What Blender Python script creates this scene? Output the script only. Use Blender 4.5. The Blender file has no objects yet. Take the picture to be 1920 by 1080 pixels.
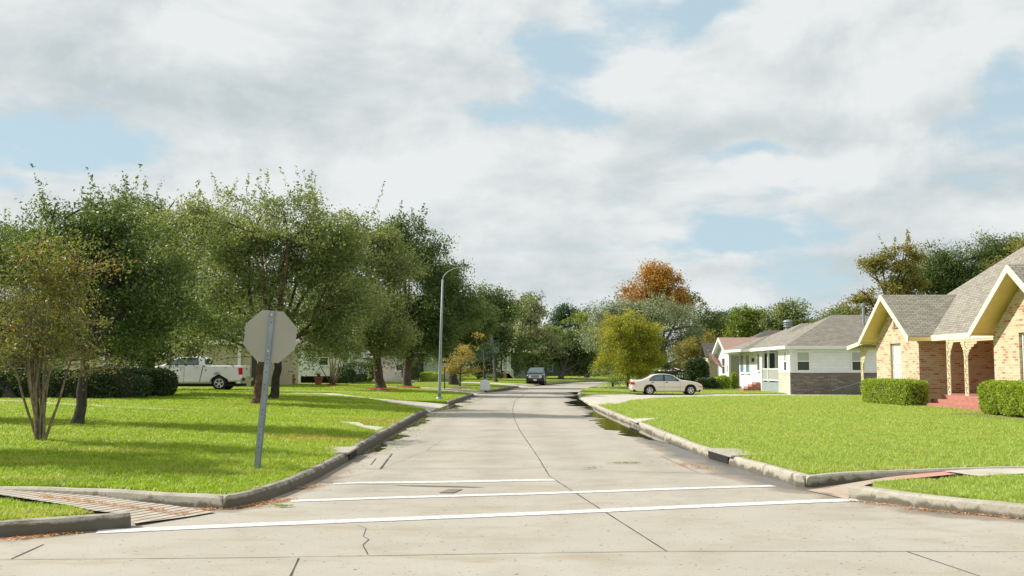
import bpy, bmesh, math, random
import numpy as np
from mathutils import Vector, Matrix
from mathutils.geometry import delaunay_2d_cdt
R = math.radians
scene = bpy.context.scene
C = scene.collection
rnd = random.Random(5)
NR = np.random.default_rng(7)

# ------------------------------------------------------------------ camera
F = 1867.0                       # focal length in photo pixels (35 mm)
TH = math.atan(150 / F)          # the lens looks slightly upward
CAMZ = 1.65
cam_d = bpy.data.cameras.new('camera')
cam = bpy.data.objects.new('camera', cam_d); C.objects.link(cam)
cam_d.sensor_width = 36.0; cam_d.lens = 36.0 * F / 1920
cam_d.clip_start = 0.1; cam_d.clip_end = 2000
cam.location = (0, 0, CAMZ); cam.rotation_euler = (R(90) + TH, 0, 0)
scene.camera = cam
scene.view_settings.view_transform = 'Standard'
scene.view_settings.look = 'None'
scene.view_settings.gamma = 1.0
scene.view_settings.exposure = 0.32

# ------------------------------------------------------------------ sun and sky
SUN_EL = R(38); SUN_AZ = math.atan2(-1.0, 0.30)     # from the left, a little beyond
sdir = Vector((math.sin(SUN_AZ) * math.cos(SUN_EL), math.cos(SUN_AZ) * math.cos(SUN_EL), math.sin(SUN_EL)))
sd = bpy.data.lights.new('sun', 'SUN'); sd.energy = 5.0; sd.angle = R(0.6); sd.color = (1.0, 0.945, 0.84)
so = bpy.data.objects.new('sun', sd); C.objects.link(so)
so.rotation_euler = (-sdir).to_track_quat('-Z', 'Y').to_euler()

class NT:
    """tiny node-tree helper"""
    def __init__(s, tree): s.t = tree; s.n = tree.nodes; s.l = tree.links
    def node(s, typ, **kw):
        n = s.n.new(typ)
        for k, v in kw.items(): setattr(n, k, v)
        return n
    def put(s, sock, v):
        if isinstance(v, bpy.types.NodeSocket): s.l.new(v, sock)
        elif v is not None:
            if isinstance(v, (tuple, list)) and len(v) == 3 and sock.type == 'RGBA': v = (*v, 1)
            sock.default_value = v
    def math(s, op, a, b=None, c=None, clamp=False):
        n = s.node('ShaderNodeMath', operation=op); n.use_clamp = clamp
        s.put(n.inputs[0], a)
        if b is not None: s.put(n.inputs[1], b)
        if c is not None: s.put(n.inputs[2], c)
        return n.outputs[0]
    def vmath(s, op, a, b=None):
        n = s.node('ShaderNodeVectorMath', operation=op)
        s.put(n.inputs[0], a)
        if b is not None: s.put(n.inputs[1], b)
        return n.outputs['Value'] if op in ('LENGTH', 'DOT_PRODUCT', 'DISTANCE') else n.outputs[0]
    def noise(s, vec, scale, detail=4, rough=0.55, dist=0.0, w=None):
        n = s.node('ShaderNodeTexNoise')
        if vec is not None: s.put(n.inputs['Vector'], vec)
        n.inputs['Scale'].default_value = scale; n.inputs['Detail'].default_value = detail
        n.inputs['Roughness'].default_value = rough; n.inputs['Distortion'].default_value = dist
        return n.outputs[0]
    def step(s, v, lo, hi, a=0.0, b=1.0):
        n = s.node('ShaderNodeMapRange', interpolation_type='SMOOTHSTEP')
        s.put(n.inputs[0], v); n.inputs[1].default_value = lo; n.inputs[2].default_value = hi
        n.inputs[3].default_value = a; n.inputs[4].default_value = b
        return n.outputs[0]
    def mix(s, f, a, b, mode='MIX'):
        n = s.node('ShaderNodeMix', data_type='RGBA', blend_type=mode)
        s.put(n.inputs[0], f); s.put(n.inputs[6], a); s.put(n.inputs[7], b)
        return n.outputs[2]
    def ramp(s, f, stops):
        n = s.node('ShaderNodeValToRGB'); s.put(n.inputs[0], f)
        e = n.color_ramp.elements
        while len(e) > 1: e.remove(e[-1])
        e[0].position = stops[0][0]; e[0].color = (*stops[0][1], 1)
        for p, c in stops[1:]:
            k = e.new(p); k.color = (*c, 1)
        return n.outputs[0]

world = bpy.data.worlds.new('World'); scene.world = world; world.use_nodes = True
w = NT(world.node_tree); w.n.clear()
wout = w.node('ShaderNodeOutputWorld'); bg = w.node('ShaderNodeBackground'); bg.inputs[1].default_value = 0.10
w.l.new(bg.outputs[0], wout.inputs[0])
sky = w.node('ShaderNodeTexSky', sky_type='NISHITA'); sky.sun_disc = False
sky.sun_elevation = SUN_EL; sky.sun_rotation = SUN_AZ; sky.air_density = 1.0; sky.dust_density = 0.6; sky.ozone_density = 1.2
tc = w.node('ShaderNodeTexCoord'); d = tc.outputs['Generated']
sep = w.node('ShaderNodeSeparateXYZ'); w.l.new(d, sep.inputs[0])
zz = w.math('ADD', w.math('MAXIMUM', sep.outputs[2], 0.0), 0.16)
comb = w.node('ShaderNodeCombineXYZ')
w.put(comb.inputs[0], w.math('DIVIDE', sep.outputs[0], zz)); w.put(comb.inputs[1], w.math('DIVIDE', sep.outputs[1], zz))
P = comb.outputs[0]
def skydir(px, py):
    x = (px - 960) / F; y = (540 - py) / F
    v = Vector((x, math.cos(TH) - y * math.sin(TH), math.sin(TH) + y * math.cos(TH))); return v.normalized()
n1 = w.noise(P, 0.62, 7, 0.56, 0.15)
n1 = w.math('ADD', w.math('MULTIPLY', n1, 1.0), 0.145)
# open blue gaps and thick banks where the sky has them (directions on the dome)
wob = w.node('ShaderNodeTexNoise'); w.put(wob.inputs['Vector'], d); wob.inputs['Scale'].default_value = 11; wob.inputs['Detail'].default_value = 5
dw = w.vmath('ADD', d, w.vmath('MULTIPLY', w.vmath('SUBTRACT', wob.outputs['Color'], (0.5, 0.5, 0.5)), (0.09, 0.0, 0.06)))
GAPS = [(1180, 55, 190, 85, .36), (1060, 140, 90, 80, .26), (960, 205, 140, 38, .30), (1080, 245, 120, 22, .16), (170, 278, 130, 40, .26),
        (1385, 455, 160, 42, .30), (1500, 520, 90, 30, .16), (1910, 150, 50, 60, .17), (1420, 290, 160, 14, .16),
        (1380, 8, 90, 25, .2), (30, 300, 60, 20, .12), (600, 330, 120, 14, .08), (1130, 215, 110, 26, .14), (1300, 20, 60, 40, .15)]
BANKS = [(500, 120, 500, 120, .16), (1500, 190, 300, 60, .14), (1740, 60, 160, 70, .08), (1700, 400, 240, 60, .10), (800, 460, 300, 80, .12), (1300, 350, 250, 50, .06), (1340, 505, 80, 26, .14)]
def blob(px, py, rx, ry):
    c = skydir(px, py)
    v = w.vmath('MULTIPLY', w.vmath('SUBTRACT', dw, tuple(c)), (F / rx, 0.0, F / ry))
    return w.step(w.vmath('LENGTH', v), 0.0, 1.5, 1.0, 0.0)
acc = n1
for (px, py, rx, ry, k) in GAPS: acc = w.math('SUBTRACT', acc, w.math('MULTIPLY', blob(px, py, rx, ry), k))
for (px, py, rx, ry, k) in BANKS: acc = w.math('ADD', acc, w.math('MULTIPLY', blob(px, py, rx, ry), k))
nf = w.noise(P, 4.2, 6, 0.62, 0.2)
acc = w.math('ADD', acc, w.math('MULTIPLY', w.math('SUBTRACT', nf, 0.5), 0.46))
dq = w.vmath('MULTIPLY', d, (1.0, 1.0, 1.7))
nd = w.noise(dq, 5.5, 9, 0.60, 0.35); nd2 = w.noise(w.vmath('ADD', dq, (0.035, 0.0, -0.055)), 5.5, 9, 0.60, 0.35)
acc = w.math('ADD', acc, w.math('MULTIPLY', w.math('SUBTRACT', nd, 0.5), 0.75))
cover = w.step(acc, 0.36, 0.60)
# grey undersides: soft variation and thickness
n2 = w.noise(P, 1.1, 4, 0.5, 0.0)
DARK = [(560, 190, 380, 70, .55), (120, 120, 200, 90, .25), (1480, 240, 330, 45, .55), (1050, 330, 220, 40, .2), (1880, 200, 120, 30, .25), (800, 90, 260, 70, .25), (1150, 520, 500, 40, .35), (1600, 500, 200, 40, .3)]
gr = w.math('MULTIPLY', w.math('ADD', w.step(n2, 0.40, 0.68), 0.25), 0.42)
for (px, py, rx, ry, k) in DARK: gr = w.math('ADD', gr, w.math('MULTIPLY', blob(px, py, rx, ry), k))
gr = w.math('MINIMUM', gr, 1.0)
n3 = w.noise(w.vmath('ADD', P, (3.1, 1.7, 0.0)), 2.6, 7, 0.6, 0.3)
gr = w.math('ADD', gr, w.math('MULTIPLY', w.math('SUBTRACT', n3, 0.5), 1.0), clamp=True)
gr = w.math('ADD', gr, w.math('MULTIPLY', w.math('SUBTRACT', nd2, nd), 2.6), clamp=True)
ccol = w.mix(gr, (6.65, 6.85, 6.85), (4.5, 5.05, 5.2))
blue = w.mix(0.82, sky.outputs[0], (4.4, 5.7, 6.3))
w.put(bg.inputs[0], w.mix(cover, blue, ccol))

# ------------------------------------------------------------------ object helpers
def tag(o, label=None, cat=None, group=None, kind=None):
    if label: o['label'] = label
    if cat: o['category'] = cat
    if group: o['group'] = group
    if kind: o['kind'] = kind
    return o
def empty(name, loc=(0, 0, 0), rz=0, label=None, cat=None, group=None):
    o = bpy.data.objects.new(name, None); C.objects.link(o); o.empty_display_size = 0.3
    o.location = loc; o.rotation_euler = (0, 0, rz)
    return tag(o, label, cat, group)
def link(name, me, parent=None):
    o = bpy.data.objects.new(name, me); C.objects.link(o)
    if parent: o.parent = parent
    return o
def boxuv(me):
    uvl = me.uv_layers.new(name='uv').data
    Z = Vector((0, 0, 1))
    for p in me.polygons:
        n = p.normal
        t = Z.cross(n)
        if t.length < 0.05: t = Vector((1, 0, 0))
        t.normalize(); b = n.cross(t)
        for li in p.loop_indices:
            co = me.vertices[me.loops[li].vertex_index].co
            uvl[li].uv = (co.dot(t), co.dot(b))
class MB:
    """collects shapes, links them as ONE mesh"""
    def __init__(s): s.v = []; s.f = []; s.m = []
    def add(s, vs, fs, mi=0):
        k = len(s.v); s.v += [tuple(v) for v in vs]; s.f += [tuple(i + k for i in f) for f in fs]; s.m += [mi] * len(fs); return s
    def box(s, a, b, mi=0):
        x0, y0, z0 = a; x1, y1, z1 = b
        x0, x1 = min(x0, x1), max(x0, x1); y0, y1 = min(y0, y1), max(y0, y1); z0, z1 = min(z0, z1), max(z0, z1)
        return s.add([(x0, y0, z0), (x1, y0, z0), (x1, y1, z0), (x0, y1, z0), (x0, y0, z1), (x1, y0, z1), (x1, y1, z1), (x0, y1, z1)],
                     [(0, 3, 2, 1), (4, 5, 6, 7), (0, 1, 5, 4), (1, 2, 6, 5), (2, 3, 7, 6), (3, 0, 4, 7)], mi)
    def bar(s, p, q, wx, wz, mi=0, up=(0, 0, 1)):
        p = Vector(p); q = Vector(q); t = (q - p).normalized(); u = Vector(up)
        if abs(t.dot(u)) > .95: u = Vector((1, 0, 0))
        a = t.cross(u).normalized() * wx / 2; b = a.cross(t).normalized() * wz / 2
        return s.add([p - a - b, p + a - b, p + a + b, p - a + b, q - a - b, q + a - b, q + a + b, q - a + b],
                     [(0, 3, 2, 1), (4, 5, 6, 7), (0, 1, 5, 4), (1, 2, 6, 5), (2, 3, 7, 6), (3, 0, 4, 7)], mi)
    def tube(s, pts, rad, n=8, mi=0, cap=True):
        pts = [Vector(p) for p in pts]; k0 = len(s.v)
        ref = Vector((0.13, 0.97, 0.2))
        for i, p in enumerate(pts):
            t = (pts[min(i + 1, len(pts) - 1)] - pts[max(i - 1, 0)])
            if t.length < 1e-6: t = Vector((0, 0, 1))
            t.normalize(); a = t.cross(ref)
            if a.length < .1: a = t.cross(Vector((1, 0, 0)))
            a.normalize(); b = t.cross(a); r = rad[i] if isinstance(rad, (list, tuple)) else rad
            for j in range(n):
                an = 2 * math.pi * j / n; s.v.append(tuple(p + (a * math.cos(an) + b * math.sin(an)) * r))
        for i in range(len(pts) - 1):
            for j in range(n):
                q = k0 + i * n; s.f.append((q + j, q + (j + 1) % n, q + n + (j + 1) % n, q + n + j)); s.m.append(mi)
        if cap:
            s.f.append(tuple(k0 + j for j in range(n))[::-1]); s.m.append(mi)
            s.f.append(tuple(k0 + (len(pts) - 1) * n + j for j in range(n))); s.m.append(mi)
        return s
    def lathe(s, c, prof, axis='z', n=24, mi=0):
        """prof: (radius, along)"""
        k0 = len(s.v); c = Vector(c)
        for (r, h) in prof:
            for j in range(n):
                an = 2 * math.pi * j / n; ca, sa = math.cos(an) * r, math.sin(an) * r
                s.v.append(tuple(c + (Vector((ca, sa, h)) if axis == 'z' else Vector((ca, h, sa)) if axis == 'y' else Vector((h, ca, sa)))))
        for i in range(len(prof) - 1):
            for j in range(n):
                q = k0 + i * n; s.f.append((q + j, q + (j + 1) % n, q + n + (j + 1) % n, q + n + j)); s.m.append(mi)
        return s
    def slab(s, pts, th, mi=0, d=(0, 0, -1)):
        k = len(pts); dv = Vector(d) * th; top = [Vector(p) for p in pts]
        return s.add(top + [p + dv for p in top], [tuple(range(k)), tuple(range(2 * k - 1, k - 1, -1))] + [(i, (i + k), ((i + 1) % k) + k, (i + 1) % k) for i in range(k)], mi)
    def build(s, name, mats, parent=None, smooth=False, uv=True, bevel=0):
        me = bpy.data.meshes.new(name); me.from_pydata(s.v, [], s.f)
        if not isinstance(mats, (list, tuple)): mats = [mats]
        for m in mats: me.materials.append(m)
        if len(mats) > 1: me.polygons.foreach_set('material_index', s.m)
        bm = bmesh.new(); bm.from_mesh(me); bmesh.ops.recalc_face_normals(bm, faces=bm.faces)
        if bevel: bmesh.ops.bevel(bm, geom=list(bm.edges), offset=bevel, segments=2, affect='EDGES', clamp_overlap=True)
        bm.to_mesh(me); bm.free()
        if uv: boxuv(me)
        if smooth: me.polygons.foreach_set('use_smooth', [True] * len(me.polygons))
        me.update()
        return link(name, me, parent)

def raw_mesh(name, verts, faces, mat, attr=None, parent=None, smooth=False, attr2=None):
    """numpy mesh, faces (N,k)"""
    me = bpy.data.meshes.new(name); nf, k = faces.shape
    me.vertices.add(len(verts)); me.vertices.foreach_set('co', verts.astype(np.float32).ravel())
    me.loops.add(nf * k); me.loops.foreach_set('vertex_index', faces.astype(np.int32).ravel())
    me.polygons.add(nf); me.polygons.foreach_set('loop_start', np.arange(0, nf * k, k, dtype=np.int32))
    if attr is not None:
        a = me.attributes.new('rnd', 'FLOAT', 'FACE'); a.data.foreach_set('value', attr.astype(np.float32))
    if smooth: me.polygons.foreach_set('use_smooth', np.ones(nf, bool))
    me.materials.append(mat); me.update(calc_edges=True); me.validate()
    return link(name, me, parent)

# ------------------------------------------------------------------ materials
def newmat(name):
    m = bpy.data.materials.new(name); m.use_nodes = True
    t = NT(m.node_tree); bs = t.n['Principled BSDF']; return m, t, bs
def simple(name, col, rough=0.6, metal=0.0, var=0.12, scale=3.0, bump=0.0, bscale=60, spec=0.5, coat=0.0, dirt=0.0):
    m, t, b = newmat(name)
    tcn = t.node('ShaderNodeTexCoord').outputs['Object']
    if var > 0:
        n = t.noise(tcn, scale, 5, 0.6)
        c = t.mix(t.step(n, .3, .7), tuple(x * (1 - var) for x in col), tuple(min(1, x * (1 + var)) for x in col))
        if dirt > 0:
            n2 = t.noise(tcn, scale * 0.5, 6, 0.65, .4); c = t.mix(t.math('MULTIPLY', t.step(n2, .52, .72), dirt), c, (0.10, 0.09, 0.07))
        t.put(b.inputs['Base Color'], c)
    else: b.inputs['Base Color'].default_value = (*col, 1)
    b.inputs['Roughness'].default_value = rough; b.inputs['Metallic'].default_value = metal
    b.inputs['Specular IOR Level'].default_value = spec
    if coat: b.inputs['Coat Weight'].default_value = coat; b.inputs['Coat Roughness'].default_value = 0.05
    if bump:
        bn = t.node('ShaderNodeBump'); bn.inputs['Strength'].default_value = bump; bn.inputs['Distance'].default_value = 0.01
        t.put(bn.inputs['Height'], t.noise(tcn, bscale, 6, .65)); t.put(b.inputs['Normal'], bn.outputs[0])
    return m
def leafmat(name, stops, trans=0.44, rough=0.48, spec=0.5, tint=1.3):
    m, t, b = newmat(name)
    a = t.node('ShaderNodeAttribute'); a.attribute_name = 'rnd'
    c = t.ramp(a.outputs['Fac'], stops)
    t.put(b.inputs['Base Color'], c); b.inputs['Roughness'].default_value = rough; b.inputs['Specular IOR Level'].default_value = spec
    tr = t.node('ShaderNodeBsdfTranslucent'); t.put(tr.inputs[0], t.mix(1.0, c, (tint * 1.05, tint, tint * .5), 'MULTIPLY'))
    mx = t.node('ShaderNodeMixShader'); mx.inputs[0].default_value = trans
    t.l.new(b.outputs[0], mx.inputs[1]); t.l.new(tr.outputs[0], mx.inputs[2])
    t.l.new(mx.outputs[0], t.n['Material Output'].inputs[0])
    return m
def brickmat(name, stops, mortar, bw=0.2, bh=0.067, msize=0.009, rough=.85):
    m, t, b = newmat(name)
    uv = t.node('ShaderNodeUVMap').outputs[0]
    br = t.node('ShaderNodeTexBrick'); t.put(br.inputs['Vector'], uv)
    br.inputs['Color1'].default_value = (0, 0, 0, 1); br.inputs['Color2'].default_value = (1, 1, 1, 1); br.inputs['Mortar'].default_value = (.4, .4, .4, 1)
    br.inputs['Scale'].default_value = 1; br.inputs['Mortar Size'].default_value = msize; br.inputs['Mortar Smooth'].default_value = .1
    br.inputs['Bias'].default_value = 0; br.inputs['Brick Width'].default_value = bw; br.inputs['Row Height'].default_value = bh
    c = t.ramp(br.outputs['Color'], stops)
    n = t.noise(uv, 9, 5, .6); c = t.mix(t.step(n, .3, .75, 0, .35), c, tuple(x * .55 for x in stops[0][1]))
    c = t.mix(br.outputs['Fac'], c, mortar); t.put(b.inputs['Base Color'], c); b.inputs['Roughness'].default_value = rough
    bn = t.node('ShaderNodeBump'); bn.inputs['Strength'].default_value = .6; bn.inputs['Distance'].default_value = .006
    t.put(bn.inputs['Height'], t.math('SUBTRACT', 1.0, br.outputs['Fac'])); t.put(b.inputs['Normal'], bn.outputs[0])
    return m
def sidingmat(name, col, lap=0.15, rough=.55, dark=.45):
    m, t, b = newmat(name)
    uv = t.node('ShaderNodeUVMap').outputs[0]
    s = t.node('ShaderNodeSeparateXYZ'); t.l.new(uv, s.inputs[0])
    fr = t.math('FRACT', t.math('DIVIDE', s.outputs[1], lap))
    edge = t.step(fr, 0.0, 0.09, 1, 0)
    n = t.noise(uv, 2.5, 5, .6)
    c = t.mix(t.step(n, .3, .7), tuple(x * .92 for x in col), col)
    c = t.mix(t.math('MULTIPLY', edge, dark), c, tuple(x * .35 for x in col))  # line at each lap: joint and its shadow put into the colour
    t.put(b.inputs['Base Color'], c); b.inputs['Roughness'].default_value = rough
    bn = t.node('ShaderNodeBump'); bn.inputs['Strength'].default_value = .8; bn.inputs['Distance'].default_value = .015
    t.put(bn.inputs['Height'], t.math('SUBTRACT', 1.0, fr)); t.put(b.inputs['Normal'], bn.outputs[0])
    return m

M = {}
M['concrete_walk'] = simple('walk concrete', (.46, .43, .36), .85, var=.14, scale=1.2, bump=.3, dirt=.25)
M['kerb'] = None
M['white_paint'] = simple('white trim paint', (.80, .80, .78), .45, var=.04, scale=2)
M['cream'] = simple('cream trim paint', (.74, .60, .36), .5, var=.06, scale=2)
M['cream_iron'] = simple('cream painted iron', (.78, .68, .47), .45, var=.08, scale=8)
M['white_siding'] = sidingmat('white lap siding', (.80, .82, .84), .2, dark=.18)
M['beige_siding'] = sidingmat('beige lap siding', (.52, .45, .33), .17)
M['grey_siding'] = sidingmat('grey beige lap siding', (.42, .41, .33), .17)
M['pale_siding'] = sidingmat('pale lap siding', (.58, .56, .48), .17)
M['sage_siding'] = sidingmat('pale sage siding', (.55, .62, .56), .17, dark=.3)
M['green_siding'] = sidingmat('dull green siding', (.16, .20, .17), .17)
M['glass'] = simple('window glass', (.05, .07, .065), .04, var=.3, scale=.8, spec=1.0)
M['blind'] = simple('window blind', (.40, .45, .40), .35, var=.06, scale=.7, spec=.8)
M['pale_blind'] = simple('pale window blind', (.66, .68, .66), .3, var=.05, spec=.9)
M['teal_glass'] = simple('teal tinted glass', (.14, .28, .33), .12, var=.2, spec=.8)
M['dark'] = simple('dark void', (.010, .010, .010), .9, var=0)
M['door_dark'] = simple('dark storm door', (.035, .038, .035), .3, var=.1)
M['brick'] = brickmat('buff brick', [(0, (.54, .44, .28)), (.35, (.62, .52, .36)), (.62, (.46, .355, .215)), (.80, (.58, .475, .315)), (.84, (.55, .22, .12)), (1, (.44, .15, .08))], (.62, .56, .44), .25, .085)
M['red_brick'] = brickmat('red step brick', [(0, (.40, .13, .09)), (1, (.50, .20, .15))], (.34, .22, .18), .08, .2, .008)
M['stone'] = brickmat('shaded ledge stone', [(0, (.13, .12, .105)), (.4, (.25, .22, .18)), (.7, (.17, .155, .13)), (1, (.34, .30, .24))], (.07, .06, .05), .42, .07, .006)  # base stone on the shaded wall, shade put into the darker tones
M['sunlit_pale_stone'] = brickmat('sunlit pale ledge stone', [(0, (.52, .48, .40)), (1, (.66, .62, .54))], (.4, .37, .3), .3, .07, .006)  # same stone on the sunlit wall, sun put into the tones; planter ring too
def roofmat(name, a, b2, c2):
    return brickmat(name, [(0, a), (.5, b2), (1, c2)], tuple(x * .42 for x in a), .30, .14, .012, .95)
M['roof'] = roofmat('weathered shingle', (.235, .215, .175), (.30, .275, .225), (.35, .325, .27))
M['roof_grey'] = roofmat('grey shingle', (.22, .20, .165), (.27, .25, .21), (.32, .295, .25))
M['roof_pink'] = roofmat('faded red shingle', (.40, .25, .20), (.46, .31, .25), (.42, .27, .21))
M['roof_dark'] = roofmat('dark shingle', (.10, .095, .085), (.14, .13, .115), (.12, .11, .10))
M['metal'] = simple('galvanised steel', (.27, .31, .33), .6, metal=.2, var=.12, scale=6)
M['sign_back'] = simple('aluminium sign back', (.36, .345, .295), .5, metal=.25, var=.05, scale=1.5)
M['sign_red'] = simple('sign red', (.45, .02, .02), .4, var=.03)
M['mulch'] = simple('red mulch', (.24, .045, .022), .95, var=.5, scale=14, bump=1, bscale=40)
M['soil'] = simple('bare soil', (.16, .115, .08), .95, var=.3, scale=6, bump=.8, bscale=30)
M['terracotta'] = simple('terracotta', (.34, .11, .06), .8, var=.15, scale=4)
M['bark'] = simple('grey brown bark', (.085, .068, .050), .9, var=.45, scale=7, bump=1.0, bscale=22)
M['bark_dark'] = simple('dark bark', (.045, .036, .028), .9, var=.45, scale=7, bump=1.0, bscale=22)
M['bark_red'] = simple('reddish bark', (.105, .058, .036), .9, var=.45, scale=6, bump=1.0, bscale=18)
M['bark_myrtle'] = simple('mottled tan bark', (.20, .155, .10), .8, var=.45, scale=9, bump=.4, bscale=25)
M['bark_pale'] = simple('pale smooth bark', (.33, .28, .20), .75, var=.3, scale=6, bump=.4, bscale=25)
M['rubber'] = simple('tyre rubber', (.014, .014, .015), .75, var=.2)
M['alloy'] = simple('alloy rim', (.62, .62, .62), .3, metal=.7, var=.05)
M['tan_paint'] = simple('champagne car paint', (.74, .68, .59), .28, metal=.15, var=.02, coat=.6)
M['silver_paint'] = simple('white car paint', (.70, .71, .72), .28, metal=.1, var=.02, coat=.6)
M['dark_paint'] = simple('dark green grey car paint', (.035, .05, .05), .22, metal=.3, var=.05, coat=.8)
M['red_lens'] = simple('red lens', (.55, .012, .02), .15, var=.05, coat=.5)
M['amber_lens'] = simple('amber lens', (.70, .13, .04), .2, var=.05)
M['clear_lens'] = simple('clear lens', (.72, .75, .78), .1, var=.05, coat=1)
M['chrome'] = simple('chrome', (.7, .7, .7), .12, metal=1, var=.02)
M['car_glass'] = simple('car glass', (.07, .12, .13), .05, var=.4, scale=3, spec=1.0)
M['plastic'] = simple('black plastic', (.02, .02, .021), .5, var=.1)
M['dumpster'] = simple('dark green steel', (.018, .045, .035), .5, var=.3, scale=2, dirt=.3)
M['lettering'] = simple('stencil paint', (.80, .82, .78), .6, var=.2, scale=5)
M['wood'] = simple('weathered wood', (.16, .12, .08), .85, var=.3, scale=2.5)
M['flag_white'] = simple('flag white', (.8, .78, .76), .7, var=.03)
M['flag_red'] = simple('flag red', (.6, .03, .05), .7, var=.03)
M['flag_blue'] = simple('flag blue', (.03, .04, .16), .7, var=.03)

def leaf_cols(a, b, c, hi=None, k=2.05):
    a, b, c = [tuple(x * k for x in v) for v in (a, b, c)]
    st = [(0, a), (.45, b), (.9, c)]
    if hi: st.append((.97, hi))
    return st
M['leaf_oak'] = leafmat('live oak leaves', leaf_cols((.048, .070, .026), (.086, .110, .042), (.148, .168, .066), (.26, .28, .14)))
M['leaf_dark'] = leafmat('dark green leaves', leaf_cols((.026, .044, .015), (.048, .076, .023), (.086, .114, .032), (.18, .20, .06)))
M['leaf_olive'] = leafmat('olive leaves', leaf_cols((.056, .074, .030), (.100, .121, .050), (.165, .185, .078), (.28, .29, .15)))
M['leaf_myrtle'] = leafmat('crape myrtle leaves', leaf_cols((.050, .062, .018), (.095, .108, .028), (.14, .12, .036), (.26, .07, .035)))
M['leaf_silver'] = leafmat('silvery leaves', leaf_cols((.065, .085, .048), (.115, .14, .085), (.16, .185, .115)), .2, .55)
M['leaf_yellow'] = leafmat('yellow green leaves', leaf_cols((.075, .10, .012), (.145, .158, .018), (.24, .21, .028)))
M['leaf_tan'] = leafmat('tan autumn leaves', leaf_cols((.13, .12, .04), (.20, .17, .06), (.25, .19, .06)))
M['leaf_orange'] = leafmat('orange autumn leaves', leaf_cols((.13, .066, .012), (.205, .108, .018), (.26, .15, .028)), .3)
M['leaf_rust'] = leafmat('rust and green leaves', leaf_cols((.065, .070, .018), (.115, .112, .028), (.17, .13, .034), (.24, .13, .03)))
M['leaf_green'] = leafmat('fresh green leaves', leaf_cols((.05, .08, .016), (.088, .125, .022), (.15, .17, .028)))
M['leaf_pale'] = leafmat('pale grey green leaves', leaf_cols((.06, .08, .03), (.115, .13, .06), (.22, .23, .13)), .25)
M['leaf_pine'] = leafmat('blue green needles', leaf_cols((.018, .038, .022), (.032, .060, .034), (.050, .085, .045)), .15)
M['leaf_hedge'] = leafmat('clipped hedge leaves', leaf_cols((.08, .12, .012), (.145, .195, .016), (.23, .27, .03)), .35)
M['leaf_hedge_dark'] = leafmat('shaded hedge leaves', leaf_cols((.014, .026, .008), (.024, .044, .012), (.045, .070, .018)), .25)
M['leaf_dry'] = leafmat('dry brown fronds', leaf_cols((.16, .13, .09), (.22, .18, .13), (.28, .23, .17)), .1)
M['litter'] = leafmat('fallen needles', leaf_cols((.22, .10, .045), (.32, .16, .07), (.38, .22, .11)), .1)
M['leaf_weed'] = leafmat('small weeds', leaf_cols((.06, .10, .02), (.10, .14, .03), (.16, .18, .05)), .2)

# grass: lawn soil sheet + blades share patchiness taken from world position
def grassmat(name, blades):
    m, t, b = newmat(name)
    pos = t.node('ShaderNodeNewGeometry').outputs['Position']
    n = t.noise(pos, .35, 4, .6); n3 = t.noise(pos, 2.2, 4, .6)
    g1 = (.155, .275, .012); g2 = (.475, .60, .045); g3 = (.48, .47, .09)
    if not blades: g1, g2, g3 = (.17, .26, .014), (.21, .30, .018), (.26, .26, .05)
    if blades:
        a = t.node('ShaderNodeAttribute'); a.attribute_name = 'rnd'
        c = t.mix(t.math('ADD', t.math('MULTIPLY', a.outputs['Fac'], .7), t.step(t.noise(pos, 7.0, 3, .6), .3, .7, 0, .3)), g1, g2)
        c = t.mix(t.step(a.outputs['Fac'], .90, .99), c, (.55, .56, .25))
    else: c = t.mix(t.step(n3, .35, .65), g1, g2)
    c = t.mix(t.math('MULTIPLY', t.step(t.math('MULTIPLY', t.math('ADD', n, n3), .5), .50, .66), .55), c, g3)
    c = t.mix(t.step(t.noise(pos, 1.1, 5, .65), .54, .70, 0, .5), c, (.12, .22, .015) if blades else (.09, .15, .012))
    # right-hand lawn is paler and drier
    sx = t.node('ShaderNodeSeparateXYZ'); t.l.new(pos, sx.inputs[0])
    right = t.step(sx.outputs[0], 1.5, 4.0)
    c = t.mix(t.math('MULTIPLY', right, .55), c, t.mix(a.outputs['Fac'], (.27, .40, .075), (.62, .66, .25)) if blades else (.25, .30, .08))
    stx = t.noise(t.vmath('MULTIPLY', pos, (.35, 1.6, 1)), .8, 5, .65)
    c = t.mix(t.math('MULTIPLY', t.step(stx, .52, .68), .55), c, (.56, .52, .16) if blades else (.30, .27, .09))
    # two worn patches on the left lawn
    for (x, y, rx, ry) in ((-4.1, 20.8, 1.3, 1.5), (-3.6, 27.6, 1.1, 2.2)):
        v = t.vmath('MULTIPLY', t.vmath('SUBTRACT', pos, (x, y, 0)), (1 / rx, 1 / ry, 0))
        lv = t.math('ADD', t.vmath('LENGTH', v), t.math('MULTIPLY', t.math('SUBTRACT', n3, .5), 1.3))
        c = t.mix(t.step(lv, .3, 1.0, .6, 0), c, (.42, .34, .08))
    t.put(b.inputs['Base Color'], c); b.inputs['Roughness'].default_value = .45 if blades else .9
    b.inputs['Specular IOR Level'].default_value = .35 if blades else .1
    if blades:
        tr = t.node('ShaderNodeBsdfTranslucent'); t.put(tr.inputs[0], t.mix(1.0, c, (1.25, 1.25, .8), 'MULTIPLY'))
        mx = t.node('ShaderNodeMixShader'); mx.inputs[0].default_value = .42
        t.l.new(b.outputs[0], mx.inputs[1]); t.l.new(tr.outputs[0], mx.inputs[2]); t.l.new(mx.outputs[0], t.n['Material Output'].inputs[0])
    else:
        bn = t.node('ShaderNodeBump'); bn.inputs['Strength'].default_value = 1; bn.inputs['Distance'].default_value = .04
        t.put(bn.inputs['Height'], t.noise(pos, 18, 5, .7)); t.put(b.inputs['Normal'], bn.outputs[0])
    return m
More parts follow.
